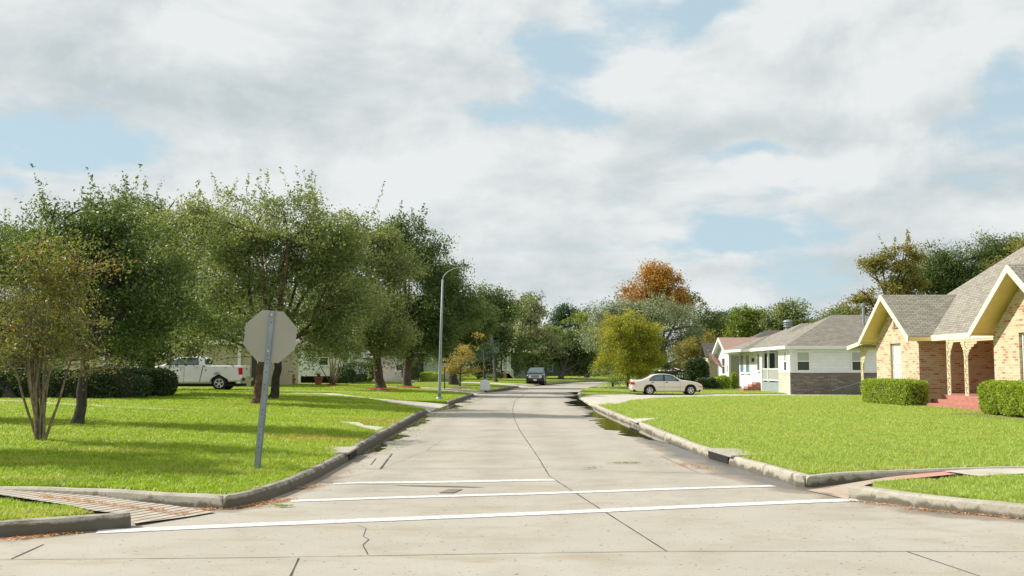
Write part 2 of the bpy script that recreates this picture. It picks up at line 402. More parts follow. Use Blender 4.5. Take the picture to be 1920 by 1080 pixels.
M['lawn'] = grassmat('lawn turf', False); M['grass'] = grassmat('grass blades', True)

def roadmat():
    m, t, b = newmat('road concrete')
    pos = t.node('ShaderNodeNewGeometry').outputs['Position']
    big = t.noise(pos, .22, 5, .6); mid = t.noise(pos, 1.3, 6, .65, .5); fine = t.noise(pos, 55, 3, .7); speck = t.noise(pos, 16, 2, .5)
    stretch = t.vmath('MULTIPLY', pos, (1.0, 3.2, 1)); st = t.noise(stretch, .55, 6, .65, .6)
    c = t.mix(t.step(big, .35, .65), (.385, .36, .305), (.425, .40, .345))
    c = t.mix(t.step(mid, .42, .68, 0, .6), c, (.335, .30, .24))
    c = t.mix(t.step(st, .52, .68, 0, .55), c, (.31, .25, .17))
    c = t.mix(t.step(fine, .40, .66, 0, .38), c, (.25, .22, .17))
    c = t.mix(t.step(speck, .66, .72, 0, .8), c, (.10, .08, .06))
    a = t.node('ShaderNodeAttribute'); a.attribute_name = 'wet'
    wet = t.math('ADD', a.outputs['Fac'], t.math('MULTIPLY', t.math('SUBTRACT', t.noise(pos, 1.1, 5, .6), .5), 1.1))
    c = t.mix(t.step(wet, .35, .60, 0, .75), c, (.20, .155, .115))
    c = t.mix(t.step(wet, .62, .85, 0, .8), c, (.10, .095, .09))
    a2 = t.node('ShaderNodeAttribute'); a2.attribute_name = 'wear'
    c = t.mix(t.math('MULTIPLY', t.math('MULTIPLY', a2.outputs['Fac'], t.step(t.noise(pos, .7, 5, .6), .3, .6)), .42), c, (.22, .20, .17))
    t.put(b.inputs['Base Color'], c)
    t.put(b.inputs['Roughness'], t.step(wet, .55, .8, .85, .42)); b.inputs['Specular IOR Level'].default_value = .35
    bn = t.node('ShaderNodeBump'); bn.inputs['Strength'].default_value = .35; bn.inputs['Distance'].default_value = .004
    t.put(bn.inputs['Height'], t.noise(pos, 90, 4, .7)); t.put(b.inputs['Normal'], bn.outputs[0])
    return m
def kerbmat(nm='weathered kerb concrete', moss=0.0):  # second argument: extra darkening, strongest towards the foot of the kerb
    m, t, b = newmat(nm)
    pos = t.node('ShaderNodeNewGeometry').outputs['Position']
    n = t.noise(pos, 3.0, 6, .7, .4); n2 = t.noise(pos, 22, 4, .7); s = t.node('ShaderNodeSeparateXYZ'); t.l.new(pos, s.inputs[0])
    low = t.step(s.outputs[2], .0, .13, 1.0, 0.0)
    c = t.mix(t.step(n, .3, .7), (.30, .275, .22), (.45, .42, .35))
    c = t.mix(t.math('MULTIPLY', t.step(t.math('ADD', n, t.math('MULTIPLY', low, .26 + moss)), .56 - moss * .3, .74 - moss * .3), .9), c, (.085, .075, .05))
    c = t.mix(t.step(n2, .55, .75, 0, .5), c, (.14, .125, .09))
    t.put(b.inputs['Base Color'], c); b.inputs['Roughness'].default_value = .88
    bn = t.node('ShaderNodeBump'); bn.inputs['Strength'].default_value = .7; bn.inputs['Distance'].default_value = .012
    t.put(bn.inputs['Height'], n2); t.put(b.inputs['Normal'], bn.outputs[0])
    return m
def watermat():
    m, t, b = newmat('gutter water')
    pos = t.node('ShaderNodeNewGeometry').outputs['Position']
    b.inputs['Base Color'].default_value = (.035, .032, .02, 1); b.inputs['Roughness'].default_value = .03; b.inputs['Specular IOR Level'].default_value = .9
    bn = t.node('ShaderNodeBump'); bn.inputs['Strength'].default_value = .08; bn.inputs['Distance'].default_value = .01
    t.put(bn.inputs['Height'], t.noise(pos, 7, 3, .5)); t.put(b.inputs['Normal'], bn.outputs[0])
    return m
def linemat():
    m, t, b = newmat('worn road paint')
    pos = t.node('ShaderNodeNewGeometry').outputs['Position']
    n = t.noise(pos, 14, 6, .7); c = t.mix(t.step(n, .46, .60, 0, .8), (.66, .67, .67), (.44, .41, .36))
    n2 = t.noise(pos, 1.2, 4, .6); c = t.mix(t.step(n2, .5, .75, 0, .35), c, (.55, .50, .42))
    t.put(b.inputs['Base Color'], c); b.inputs['Roughness'].default_value = .6
    return m
M['road'] = roadmat(); M['kerb'] = kerbmat(); M['kerb_darker'] = kerbmat('darker kerb concrete', .52); M['water'] = watermat(); M['line'] = linemat()  # left kerbs get the darker copy, deepest towards the foot
M['seam'] = simple('joint tar', (.055, .048, .04), .9, var=.4, scale=3)

# ------------------------------------------------------------------ projection: where a seen point stands
def ray(px, py):
    x = (px - 960) / F; y = (540 - py) / F
    return Vector((x, math.cos(TH) - y * math.sin(TH), math.sin(TH) + y * math.cos(TH)))
def G(px, py, z=0.0):
    d = ray(px, py); k = (z - CAMZ) / d.z; return Vector((d.x * k, d.y * k, z))
def WP(px, py, Y):
    d = ray(px, py); k = Y / d.y; return Vector((d.x * k, Y, CAMZ + d.z * k))

# ------------------------------------------------------------------ plan of the street
LK = [G(418, 955), G(480, 945), G(560, 915), G(640, 873), G(700, 834), G(750, 804), G(797, 777), G(850, 756), G(900, 739), G(950, 730), G(990, 725), Vector((3.9, 99, 0)), Vector((8.4, 117, 0)), Vector((16, 128, 0)), Vector((30, 137, 0)), Vector((85, 150, 0))]
RK = [G(1510, 914), G(1400, 881), G(1300, 848), G(1200, 804), G(1120, 769), G(1092, 752), G(1083, 743), G(1087, 737), G(1100, 731), G(1120, 725.5), Vector((9.8, 101, 0)), Vector((15, 112, 0)), Vector((30, 124, 0)), Vector((85, 138, 0))]
def smooth_line(pts, step=0.6):
    out = []; n = len(pts)
    for i in range(n - 1):
        p0 = pts[max(i - 1, 0)]; p1 = pts[i]; p2 = pts[i + 1]; p3 = pts[min(i + 2, n - 1)]
        k = max(2, int((p2 - p1).length / step)); k = min(k, 24)
        for j in range(k):
            t = j / k
            out.append(0.5 * ((2 * p1) + (p2 - p0) * t + (2 * p0 - 5 * p1 + 4 * p2 - p3) * t * t + (3 * p1 - p0 - 3 * p2 + p3) * t ** 3))
    out.append(pts[-1].copy()); return out
LKs = smooth_line(LK); RKs = smooth_line(RK); LKc = smooth_line(LK, 4); RKc = smooth_line(RK, 4)
# kerbs that turn the corner: side walks and cross street
LS = [G(418, 955), G(330, 945, .03), G(180, 931, .06), G(0, 920, .10)]; LS.append(LS[-1] + Vector((-6, .5, 0))); LS.append(LS[-1] + Vector((-90, 9, 0)))
RS = [G(1510, 914), G(1600, 902, .03), G(1700, 892, .07), G(1800, 883, .11)]; RS.append(RS[-1] + Vector((7, 1.2, 0))); RS.append(RS[-1] + Vector((90, 12, 0)))
LF = [G(246, 990), G(200, 994), G(100, 1003), G(0, 1009)]; LF += [LF[-1] + Vector((-1.2, -.9, 0)), LF[-1] + Vector((-4.5, -2.4, 0)), LF[-1] + Vector((-95, -12, 0))]
RF = [G(1588, 933), G(1700, 950), G(1800, 962), G(1920, 974)]; RF += [RF[-1] + Vector((2.5, -1.1, 0)), RF[-1] + Vector((7, -2.1, 0)), RF[-1] + Vector((100, -8, 0))]

def seg_dist(P, line):
    P = np.asarray(P)[:, :2]; best = np.full(len(P), 1e9)
    L = np.array([(p.x, p.y) for p in line])
    for a, b in zip(L[:-1], L[1:]):
        ab = b - a; t = np.clip(((P - a) @ ab) / max(ab @ ab, 1e-9), 0, 1)
        best = np.minimum(best, np.hypot(*(P - (a + t[:, None] * ab)).T))
    return best
def inside(P, poly):
    P = np.asarray(P); x, y = P[:, 0], P[:, 1]; res = np.zeros(len(P), bool)
    n = len(poly); j = n - 1
    for i in range(n):
        xi, yi = poly[i][0], poly[i][1]; xj, yj = poly[j][0], poly[j][1]
        c = ((yi > y) != (yj > y)) & (x < (xj - xi) * (y - yi) / (yj - yi + 1e-12) + xi); res ^= c; j = i
    return res
def hL(P):
    d = np.minimum(seg_dist(P, LKc), 60); e = np.minimum(seg_dist(P, LS), 60); return .135 + .37 * (1 - np.exp(-d / 7.0)) * (1 - np.exp(-e / 2.2))
def hR(P):
    d = np.minimum(seg_dist(P, RKc), 60); e = np.minimum(seg_dist(P, RS), 60); Y = np.asarray(P)[:, 1]; q = np.clip((Y - 42) / 16, 0, 1); return .135 + .05 * (1 - np.exp(-d / 6.0)) * (1 - np.exp(-e / 2.0)) - .13 * q * q * (3 - 2 * q) * (1 - np.exp(-d / 2.5))
def gz(x, y, side='L'): return float((hL if side == 'L' else hR)([(x, y)])[0])
def GL(px, py):
    z = .3
    for _ in range(12): p = G(px, py, z); z = gz(p.x, p.y)
    return G(px, py, z)
def GR(px, py):
    z = .2
    for _ in range(12): p = G(px, py, z); z = gz(p.x, p.y, 'R')
    return G(px, py, z)

def sheet(name, outer, holes, hf, mat, spacing, skirt=0, attr=None, kind='structure', far=None, parent=None, extra=()):
    """triangulated ground sheet draped over hf"""
    vs = []; es = []
    def ring(poly, dens):
        k = len(vs); pts = []
        n = len(poly)
        for i in range(n):
            a = Vector(poly[i][:2]); b = Vector(poly[(i + 1) % n][:2]); L = (b - a).length
            mm = max(1, min(60, int(L / dens)))
            for j in range(mm): pts.append(a + (b - a) * (j / mm))
        vs.extend(pts); es.extend([(k + i, k + (i + 1) % len(pts)) for i in range(len(pts))]); return pts
    ro = ring(outer, spacing * 1.5)
    rh = [ring(h, spacing) for h in holes]
    ox = np.array([(p[0], p[1]) for p in outer]); lo = ox.min(0); hi = ox.max(0)
    g = []
    lim = far or (hi[1] + 1)
    xs = np.arange(lo[0], hi[0], spacing); ys = np.arange(lo[1], min(hi[1], lim), spacing)
    if len(xs) * len(ys) > 90000: xs = np.arange(max(lo[0], -34), min(hi[0], 34), spacing)
    X, Y = np.meshgrid(xs, ys); g = np.c_[X.ravel(), Y.ravel()] + NR.uniform(-.15, .15, (X.size, 2)) * spacing
    big = spacing * 8; X2, Y2 = np.meshgrid(np.arange(lo[0], hi[0], big), np.arange(lo[1], hi[1], big)); g2 = np.c_[X2.ravel(), Y2.ravel()]
    g = np.r_[g, g2]; ok = inside(g, outer)
    for h in holes: ok &= ~inside(g, h)
    g = g[ok]; vs.extend([Vector((a, b)) for a, b in g])
    ov, oe, of, _, _, _ = delaunay_2d_cdt(vs, es, [], 0, 1e-4)
    V2 = np.array([(v.x, v.y) for v in ov]); T = np.array([f for f in of if len(f) == 3])
    cen = V2[T].mean(1); ok = inside(cen, outer)
    for h in holes: ok &= ~inside(cen, h)
    T = T[ok]; z = hf(V2)
    V3 = np.c_[V2, z]
    # upward winding
    a = V2[T[:, 1]] - V2[T[:, 0]]; b = V2[T[:, 2]] - V2[T[:, 0]]; flip = (a[:, 0] * b[:, 1] - a[:, 1] * b[:, 0]) < 0
    T[flip] = T[flip][:, ::-1]
    if skirt:
        E = {}
        for t in T:
            for i in range(3):
                e = (t[i], t[(i + 1) % 3]); E[e] = 1
        bd = [e for e in E if (e[1], e[0]) not in E]
        n0 = len(V3); low = V3.copy(); low[:, 2] -= skirt; V3 = np.r_[V3, low]
        T = np.r_[T, [(e[1], e[0], e[0] + n0) for e in bd], [(e[1], e[0] + n0, e[1] + n0) for e in bd]]
    used = np.unique(T); remap = np.full(len(V3), -1); remap[used] = np.arange(len(used)); V3 = V3[used]; T = remap[T]
    o = raw_mesh(name, V3, T, mat, parent=parent, smooth=not skirt)
    if attr is not None:
        at = o.data.attributes.new('wet', 'FLOAT', 'POINT'); at.data.foreach_set('value', attr(V3).astype(np.float32))
    if kind: o['kind'] = kind
    return o
def flat(z): return lambda P: np.full(len(P), z)

# driveways and aprons (cut out of the lawns)
def poly(*pp, z=0.0, side=None):
    return [tuple((GL if side == 'L' else GR)(*p))[:2] if side else tuple(G(*p, z))[:2] for p in pp]
def kpt(line, yy):   # point on a kerb at world Y
    for a, b in zip(line[:-1], line[1:]):
        if a.y <= yy <= b.y:
            t = (yy - a.y) / (b.y - a.y); return a + (b - a) * t
    return line[-1]
def onkerb(line, y0, y1, n=5, off=0.0): return [(kpt(line, y0 + (y1 - y0) * i / (n - 1)).x + off, y0 + (y1 - y0) * i / (n - 1)) for i in range(n)]
dA0, dA1 = G(797, 777).y + 1.0, G(850, 756).y - 2.0
DL = [
    onkerb(LKs, dA0, dA1, 6, .02) + [(-4.6, dA1 - .6), (-6.4, dA1 + 1.2)] + [(-9.5, 52.6), (-20.5, 53.6), (-40, 53.6), (-40, 50.9), (-20, 50.9), (-9.5, 49.2), (-6.6, 45.3), (-4.7, 40.5)],
    onkerb(LKs, 59.5, 68, 5, .02) + [(-4.2, 70.2), (-8, 71.5), (-14, 72.5), (-40, 72.5), (-40, 70.3), (-14, 70), (-7.5, 67.6), (-4.6, 63)],
    onkerb(LKs, 84, 93, 4, .02) + [(-3, 95.5), (-30, 97), (-30, 92), (-4, 89)],
]
DR = [
    onkerb(RKs, 41.0, 52, 5, -.02)[::-1] + [(5.2, 44.5), (6.8, 50), (9.5, 54.2), (14, 56.8), (40, 57.5), (40, 61.9), (8, 61.6), (5.5, 60.2), (4.1, 56.2)],
]
DR[0] = [tuple(kpt(RKs, y))[:2] for y in (56.5, 52, 48, 44, 41.0)] + [(4.6, 42.5), (5.6, 47), (7.6, 52.4), (11, 56.6), (15, 58.0), (40, 58.8), (40, 62.9), (12, 62.7), (7, 62), (5.0, 60.0)]
def drive_h(hf, kl, dl):
    def f(P):
        d = seg_dist(P, kl); return np.minimum(.012 + np.clip(d - .0, 0, 3) * .11, hf(P) - .035)
    return f
for i, p in enumerate(DL): sheet('driveway', p, [], drive_h(hL, LKs, 0), M['concrete_walk'], .5)
for i, p in enumerate(DR): sheet('driveway', p, [], drive_h(hR, RKs, 0), M['concrete_walk'], .5)
# narrow walks lying in the grass
walkL1 = [tuple(GL(*p))[:2] for p in ((-60, 748), (40, 751), (130, 757), (250, 764), (370, 770))] + [tuple(GL(*p))[:2] for p in ((370, 771), (250, 766.4), (130, 760), (40, 754.5), (-60, 751))]
walkL2 = [tuple(GL(*p))[:2] for p in ((648, 792), (676, 797.5), (716, 803), (738, 800.5), (712, 797), (706, 808), (680, 800), (655, 795.5))]
walkL2 = [tuple(GL(*p))[:2] for p in ((636, 790.5), (672, 792.5), (684, 798), (722, 801.5), (706, 809), (672, 800), (640, 793.5))]
walkL3 = [(-6.6, 53.2), (-30, 55.5), (-30, 56.3), (-6.6, 54.0)]
walkR1 = [tuple(GR(*p))[:2] for p in ((1176, 786), (1240, 783), (1216, 788.5), (1192, 794))]
WALKS_L = [walkL1, walkL2]; WALKS_R = [walkR1]
padL = [tuple(G(*p, .14))[:2] for p in ((624, 844), (634, 838.5), (662, 840), (668, 846), (655, 856), (642, 858))]
padR = [tuple(G(*p, .14))[:2] for p in ((1316, 848), (1345, 847), (1372, 853), (1366, 862), (1340, 864))]

def inset(line, side, off):
    out = []
    for i, p in enumerate(line):
        t = (line[min(i + 1, len(line) - 1)] - line[max(i - 1, 0)]).normalized(); out.append((p.x - t.y * side * off, p.y + t.x * side * off))
    return out
outerL = inset(LKs[1:], 1, .13) + [(85, 400), (-160, 400), (LS[-1].x, LS[-1].y)] + inset(LS, -1, .13)[::-1][1:-1]
outerR = inset(RKs, -1, .13)[::-1][:-1] + inset(RS, 1, .13)[1:] + [(160, 100), (86, 137)]
sheet('lawn', outerL, DL, hL, M['lawn'], .55, skirt=.3, far=70)
sheet('lawn', outerR, DR, hR, M['lawn'], .55, skirt=.3, far=70)
for p in WALKS_L + [walkL3]: sheet('footpath', p, [], lambda P: hL(P) + .012, M['concrete_walk'], .4)
for p in WALKS_R: sheet('footpath', p, [], lambda P: hR(P) + .012, M['concrete_walk'], .4)
EDGE = []
for side, pp in (('L', ((672, 798), (600, 786), (540, 778), (450, 772.5), (370, 771))), ('R', ((1216, 788), (1290, 781), (1400, 774), (1520, 769), (1640, 765)))):
    g = [(GL if side == 'L' else GR)(*p) for p in pp]; wd = .05
    ring_ = [(p.x, p.y + wd) for p in g] + [(p.x, p.y - wd) for p in g[::-1]]; EDGE.append(ring_)
    sheet('lawn_edge', ring_, [], (lambda P: hL(P) + .006) if side == 'L' else (lambda P: hR(P) + .006), M['soil'], .2)
# front verges in the corners
vergeL = [tuple(G(*p, .13))[:2] for p in ((176, 962), (120, 952), (0, 938), (-200, 921), (-900, 880))] + [tuple(G(*p, .13))[:2] for p in ((-900, 1050), (-200, 998), (0, 980), (100, 972))]
vergeR = [tuple(G(*p, .13))[:2] for p in ((1636, 905), (1750, 900), (1835, 897), (1920, 891), (2400, 868))] + [tuple(G(*p, .13))[:2] for p in ((2400, 985), (1920, 948), (1800, 933), (1700, 921))]
for p in (vergeL, vergeR): sheet('verge', p, [], flat(.13), M['lawn'], .3, skirt=.2)

# paved ramps between
def brickpave(name, a, b2, mort, bw, bh, ms, rot=0):
    m = brickmat(name, [(0, a), (1, b2)], mort, bw, bh, ms)
    return m
def groovemat():
    m, t, b = newmat('grooved ramp concrete')
    pos = t.node('ShaderNodeNewGeometry').outputs['Position']
    s = t.node('ShaderNodeSeparateXYZ'); t.l.new(pos, s.inputs[0])
    u = t.math('ADD', t.math('MULTIPLY', s.outputs[0], .93), t.math('MULTIPLY', s.outputs[1], -.37))
    fr = t.math('FRACT', t.math('DIVIDE', u, .135)); g = t.step(t.math('ABSOLUTE', t.math('SUBTRACT', fr, .5)), .32, .44)
    n = t.noise(pos, 5, 5, .6); c = t.mix(t.step(n, .3, .7), (.36, .31, .25), (.46, .41, .34))
    c = t.mix(t.math('MULTIPLY', g, .8), c, (.07, .06, .05)); t.put(b.inputs['Base Color'], c); b.inputs['Roughness'].default_value = .9
    bn = t.node('ShaderNodeBump'); bn.inputs['Strength'].default_value = 1; bn.inputs['Distance'].default_value = .02
    t.put(bn.inputs['Height'], t.math('SUBTRACT', 1.0, g)); t.put(b.inputs['Normal'], bn.outputs[0]); return m
rampL = [tuple(G(*p, .05))[:2] for p in ((404, 954), (350, 963), (250, 978), (240, 962), (176, 958), (120, 949), (0, 936), (-200, 919), (-200, 900), (0, 919), (180, 932), (330, 945))]
def hrL(P):
    P = np.asarray(P); return np.clip(.008 + (-3.3 - P[:, 0]) * .033, .008, .115)
sheet('footpath', rampL, [], hrL, groovemat(), .25)
rampR = [tuple(G(*p, .05))[:2] for p in ((1512, 913), (1590, 930), (1600, 914), (1640, 903.5), (1840, 894.5), (1770, 884.5), (1700, 893), (1600, 903))]
def hrR(P):
    P = np.asarray(P); return np.clip(.008 + (P[:, 0] - 4.2) * .045, .008, .12)
def redpave():
    m, t, b = newmat('faded red ramp'); pos = t.node('ShaderNodeNewGeometry').outputs['Position']
    n = t.noise(pos, 4, 5, .6); s = t.node('ShaderNodeSeparateXYZ'); t.l.new(pos, s.inputs[0])
    c = t.mix(t.step(s.outputs[0], 5.0, 6.1), (.42, .34, .26), (.50, .25, .20)); c = t.mix(t.step(n, .45, .7, 0, .5), c, (.34, .22, .16))
    t.put(b.inputs['Base Color'], c); b.inputs['Roughness'].default_value = .9; return m
sheet('footpath', rampR, [], hrR, redpave(), .25)
walkR2 = [tuple(G(*p, .12))[:2] for p in ((1770, 884.3), (1838, 894.5), (1920, 889), (2400, 866), (2400, 850), (1920, 876))]
sheet('footpath', walkR2, [], flat(.131), M['concrete_walk'], .4)

# road: one sheet under everything
def wetf(V):
    a = seg_dist(V, RKs[:90]); b = seg_dist(V, LKs[:60]); c = np.minimum(seg_dist(V, RF), seg_dist(V, RS[:2])); e = np.minimum(seg_dist(V, LF), seg_dist(V, LS[:2]))
    k = np.maximum.reduce([1.02 * np.exp(-(a / .75) ** 2), .70 * np.exp(-(b / .40) ** 2), .80 * np.exp(-(c / .5) ** 2), .62 * np.exp(-(e / .35) ** 2)])
    # damp spread beside the right inlet
    k = np.maximum(k, .62 * np.exp(-(((V[:, 0] - 4.6) / 1.3) ** 2 + ((V[:, 1] - 12.2) / .7) ** 2)))
    return k
sheet('road', [(-60, -12), (60, -12), (60, 30), (60, 170), (-30, 170), (-60, 30)], [], flat(0.0), M['road'], .40, attr=wetf, far=60)
ro_ = bpy.data.objects['road']; nv_ = len(ro_.data.vertices); co_ = np.empty(nv_ * 3, np.float32); ro_.data.vertices.foreach_get('co', co_); co_ = co_.reshape(-1, 3)
d_ = seg_dist(co_, LKc); wr_ = sum(np.exp(-((d_ - c) / .33) ** 2) for c in (1.1, 2.6, 4.0, 5.4)) * np.clip((co_[:, 1] - 11) / 3, 0, 1)
at_ = ro_.data.attributes.new('wear', 'FLOAT', 'POINT'); at_.data.foreach_set('value', wr_.astype(np.float32))
gnd = MB(); gnd.add([(-900, -100, -.06), (900, -100, -.06), (900, 1800, -.06), (-900, 1800, -.06)], [(0, 1, 2, 3)]); gnd.build('ground', M['lawn'], uv=False)['kind'] = 'structure'

# kerbs: swept rounded profile with joints
def kerb(name, line, side, hfun, width=.16, mt=None):
    """side=+1: kerb body lies to the left of travel"""
    pts = [Vector((p.x, p.y, 0)) for p in line]; m = MB()
    prof = [(0.0, -.05), (.012, .35), (.03, .8), (.06, .97), (.10, 1.0), (width, .98), (width + .02, -.05)]
    fine = []
    for a, b in zip(pts[:-1], pts[1:]):
        L = (b - a).length; k = max(1, min(8, int(L / .3)))
        for j in range(k): fine.append(a + (b - a) * j / k)
    fine.append(pts[-1]); rows = []; s = 0; nextj = 1.7
    for i, p in enumerate(fine):
        t = (fine[min(i + 1, len(fine) - 1)] - fine[max(i - 1, 0)]).normalized(); nrm = Vector((-t.y, t.x, 0)) * side
        if i: s += (fine[i] - fine[i - 1]).length
        h = hfun(p, s) + rnd.uniform(-.004, .004); rows.append((p, nrm, h, s))
    verts = []; fs = []
    k = len(prof)
    for (p, nrm, h, s) in rows:
        wob = .008 * math.sin(s * 1.7) + rnd.uniform(-.004, .004)
        for (u, v) in prof: verts.append(p + nrm * (u + wob) + Vector((0, 0, v * h if v > 0 else v)))
    for i in range(len(rows) - 1):
        for j in range(k - 1): fs.append((i * k + j, i * k + j + 1, (i + 1) * k + j + 1, (i + 1) * k + j))
    fs.append(tuple(range(k))); fs.append(tuple((len(rows) - 1) * k + j for j in range(k)))
    m.add(verts, fs); o = m.build(name, mt or M['kerb'], smooth=False, uv=False); o['kind'] = 'structure'; return rows
def dip(ranges, base=.15, low=.02):
    def f(p, s):
        h = base
        for (a, b) in ranges:
            e = min(p.y - a, b - p.y)
            h = min(h, base + (low - base) * max(0, min(1, (e + .3) / .6)))
        return h
    return f
rowsL = kerb('kerb', LKs, 1, dip([(dA0, dA1), (60, 67.5), (84.5, 92.5)]), mt=M['kerb_darker'])
rowsR = kerb('kerb', RKs, -1, dip([(42, 56)]))
kerb('kerb', LS, -1, lambda p, s: .145 if s > .6 else .15)
kerb('kerb', RS, 1, lambda p, s: .15)
kerb('kerb', LF, -1, lambda p, s: .15, .2, M['kerb_darker'])
kerb('kerb', RF, 1, lambda p, s: .15, .2)
# dark joints cut across the kerbs
jm = MB()
def joints(rows, step, y1):
    nx = step * .6
    for (p, nrm, h, s) in rows:
        if s > nx and p.y < y1 and h > .1:
            nx += step * rnd.uniform(.8, 1.2); t = Vector((-nrm.y, nrm.x, 0)) * .006
            a = p + nrm * -.006; pr = [(-.006, .0), (.02, h * .8 + .006), (.055, h + .004), (.16, h + .004)]
            for (u0, v0), (u1, v1) in zip(pr[:-1], pr[1:]):
                q = [p + nrm * u0 - t, p + nrm * u0 + t, p + nrm * u1 + t, p + nrm * u1 - t]; zz_ = [v0, v0, v1, v1]
                jm.add([Vector((v.x, v.y, z + .001)) for v, z in zip(q, zz_)], [(0, 1, 2, 3)])
joints(rowsL, 3.0, 40); joints(rowsR, 2.4, 45)

# joints and cracks in the road slabs
def strip(m, pts, wd, z=.004, jag=0.0):
    pts = [Vector((p[0], p[1], 0)) for p in pts]; L = []; 
    for a, b in zip(pts[:-1], pts[1:]):
        k = max(1, int((b - a).length / .25)); k = min(k, 60)
        for j in range(k): L.append(a + (b - a) * j / k)
    L.append(pts[-1]); vs = []
    for i, p in enumerate(L):
        t = (L[min(i + 1, len(L) - 1)] - L[max(i - 1, 0)]).normalized(); n = Vector((-t.y, t.x, 0)); w_ = wd * rnd.uniform(.5, 1.3) / 2; j = n * rnd.uniform(-jag, jag)
        vs += [p + n * w_ + j + Vector((0, 0, z)), p - n * w_ + j + Vector((0, 0, z))]
    m.add(vs, [(2 * i, 2 * i + 1, 2 * i + 3, 2 * i + 2) for i in range(len(L) - 1)])
def gp(*pp): return [G(*p) for p in pp]
strip(jm, gp((1250, 1034), (1120, 951), (1030, 893), (1008, 856), (975, 808), (964, 785), (961, 768), (965, 752), (985, 737), (1030, 727)), .016)
strip(jm, gp((-300, 1054), (0, 1050), (480, 1046), (960, 1038), (1250, 1034), (1920, 1034.5), (2300, 1036)), .011, jag=.004)
strip(jm, gp((560, 1047), (545, 1080), (500, 1180)), .016)
strip(jm, gp((1700, 1034.5), (1835, 1080), (2100, 1170)), .010)
strip(jm, gp((20, 1049), (82, 1021)), .016)
strip(jm, gp((690, 879), (960, 878), (1020, 877), (1150, 883), (1320, 888), (1440, 892)), .012, jag=.01)
strip(jm, gp((545, 918), (700, 921), (835, 922.5)), .010)
for y0, xa, xb in ((845, 800, 960), (838, 690, 760), (800, 840, 960), (772, 880, 1060), (760, 960, 1090)): strip(jm, gp((xa, y0), (xb, y0 + 1)), .012 * (y0 - 690) / 150 + .01, jag=.01)
strip(jm, gp((713, 880), (735, 851)), .035); strip(jm, gp((662, 852), (735, 850.5)), .02); strip(jm, gp((695, 872), (705, 860)), .025); strip(jm, gp((640, 879), (715, 880)), .02)
strip(jm, gp((1238, 855), (1310, 887)), .012)
strip(jm, gp((670, 985), (688, 991), (682, 1006), (692, 1012), (680, 1022), (688, 1040)), .008, jag=.012)
for (a, b, c_, e) in ((718, 878, 800, 845), (800, 845, 830, 825), (600, 905, 700, 885)): strip(jm, gp((a, b), (c_, e)), .005, jag=.01)
o = jm.build('road_joint', M['seam'], uv=False); o['kind'] = 'structure'

# crosswalk and stop lines
def line(a, b, wd, nm='crosswalk_line'):
    m = MB(); a = G(*a); b = G(*b); t = (b - a); L = t.length; t.normalize(); n = Vector((-t.y, t.x, 0)); vs = []
    k = int(L / .12)
    for i in range(k + 1):
        p = a + t * (L * i / k); e = rnd.uniform(-.006, .006); bow = .02 * math.sin(i / k * 9)
        vs += [p + n * (wd / 2 + e + bow), p - n * (wd / 2 + rnd.uniform(-.006, .006) - bow)]
    m.add([v + Vector((0, 0, .0055)) for v in vs], [(2 * i, 2 * i + 1, 2 * i + 3, 2 * i + 2) for i in range(k)])
    m.build(nm, M['line'], uv=False)['kind'] = 'structure'
line((182, 997.5), (1606, 937.5), .25); line((545, 940), (1450, 911.5), .20); line((625, 907), (1040, 900.5), .23, 'stop_line')
pm = MB(); pm.add([v + Vector((0, 0, .009)) for v in gp((822, 925), (842, 918), (868, 918), (850, 925))], [(0, 1, 2, 3)]); pm.build('asphalt_patch', simple('patch', (.17, .15, .12), .9), uv=False)['kind'] = 'structure'

# gutter puddles
def puddle(rows, y0, y1, sgn, wmax, seed, wmin=.05):
    rr = random.Random(seed); m = MB(); sel = [r for r in rows if y0 <= r[0].y <= y1]; vs = []
    dense = []
    for a, b in zip(sel[:-1], sel[1:]):
        for j in range(3): dense.append((a[0].lerp(b[0], j / 3), a[1].lerp(b[1], j / 3)))
    n = len(dense); ww = wmax * .5
    for i, (p, nr) in enumerate(dense):
        t = i / (n - 1); env = min(1, t * 8, (1 - t) * 8)
        ww = max(wmin, min(wmax, ww + rr.uniform(-.14, .14) * wmax * 1.5)); q = p - nr * (ww * env + .01) 
        vs += [p + nr * .05 + Vector((0, 0, .007)), q + Vector((0, 0, .007))]
    m.add(vs, [(2 * i, 2 * i + 1, 2 * i + 3, 2 * i + 2) for i in range(n - 1)]); m.build('puddle', M['water'], uv=False)['kind'] = 'structure'
puddle(rowsR, 19.9, 62, 1, 1.0, 3, .15); puddle(rowsR, 62, 70, 1, 1.4, 8, .3); puddle(rowsL, 18.6, 36, -1, .55, 5, .12); puddle(rowsL, 37, 60, -1, .8, 6)
puddle(rowsL, 68, 80, -1, 2.3, 9, .6)

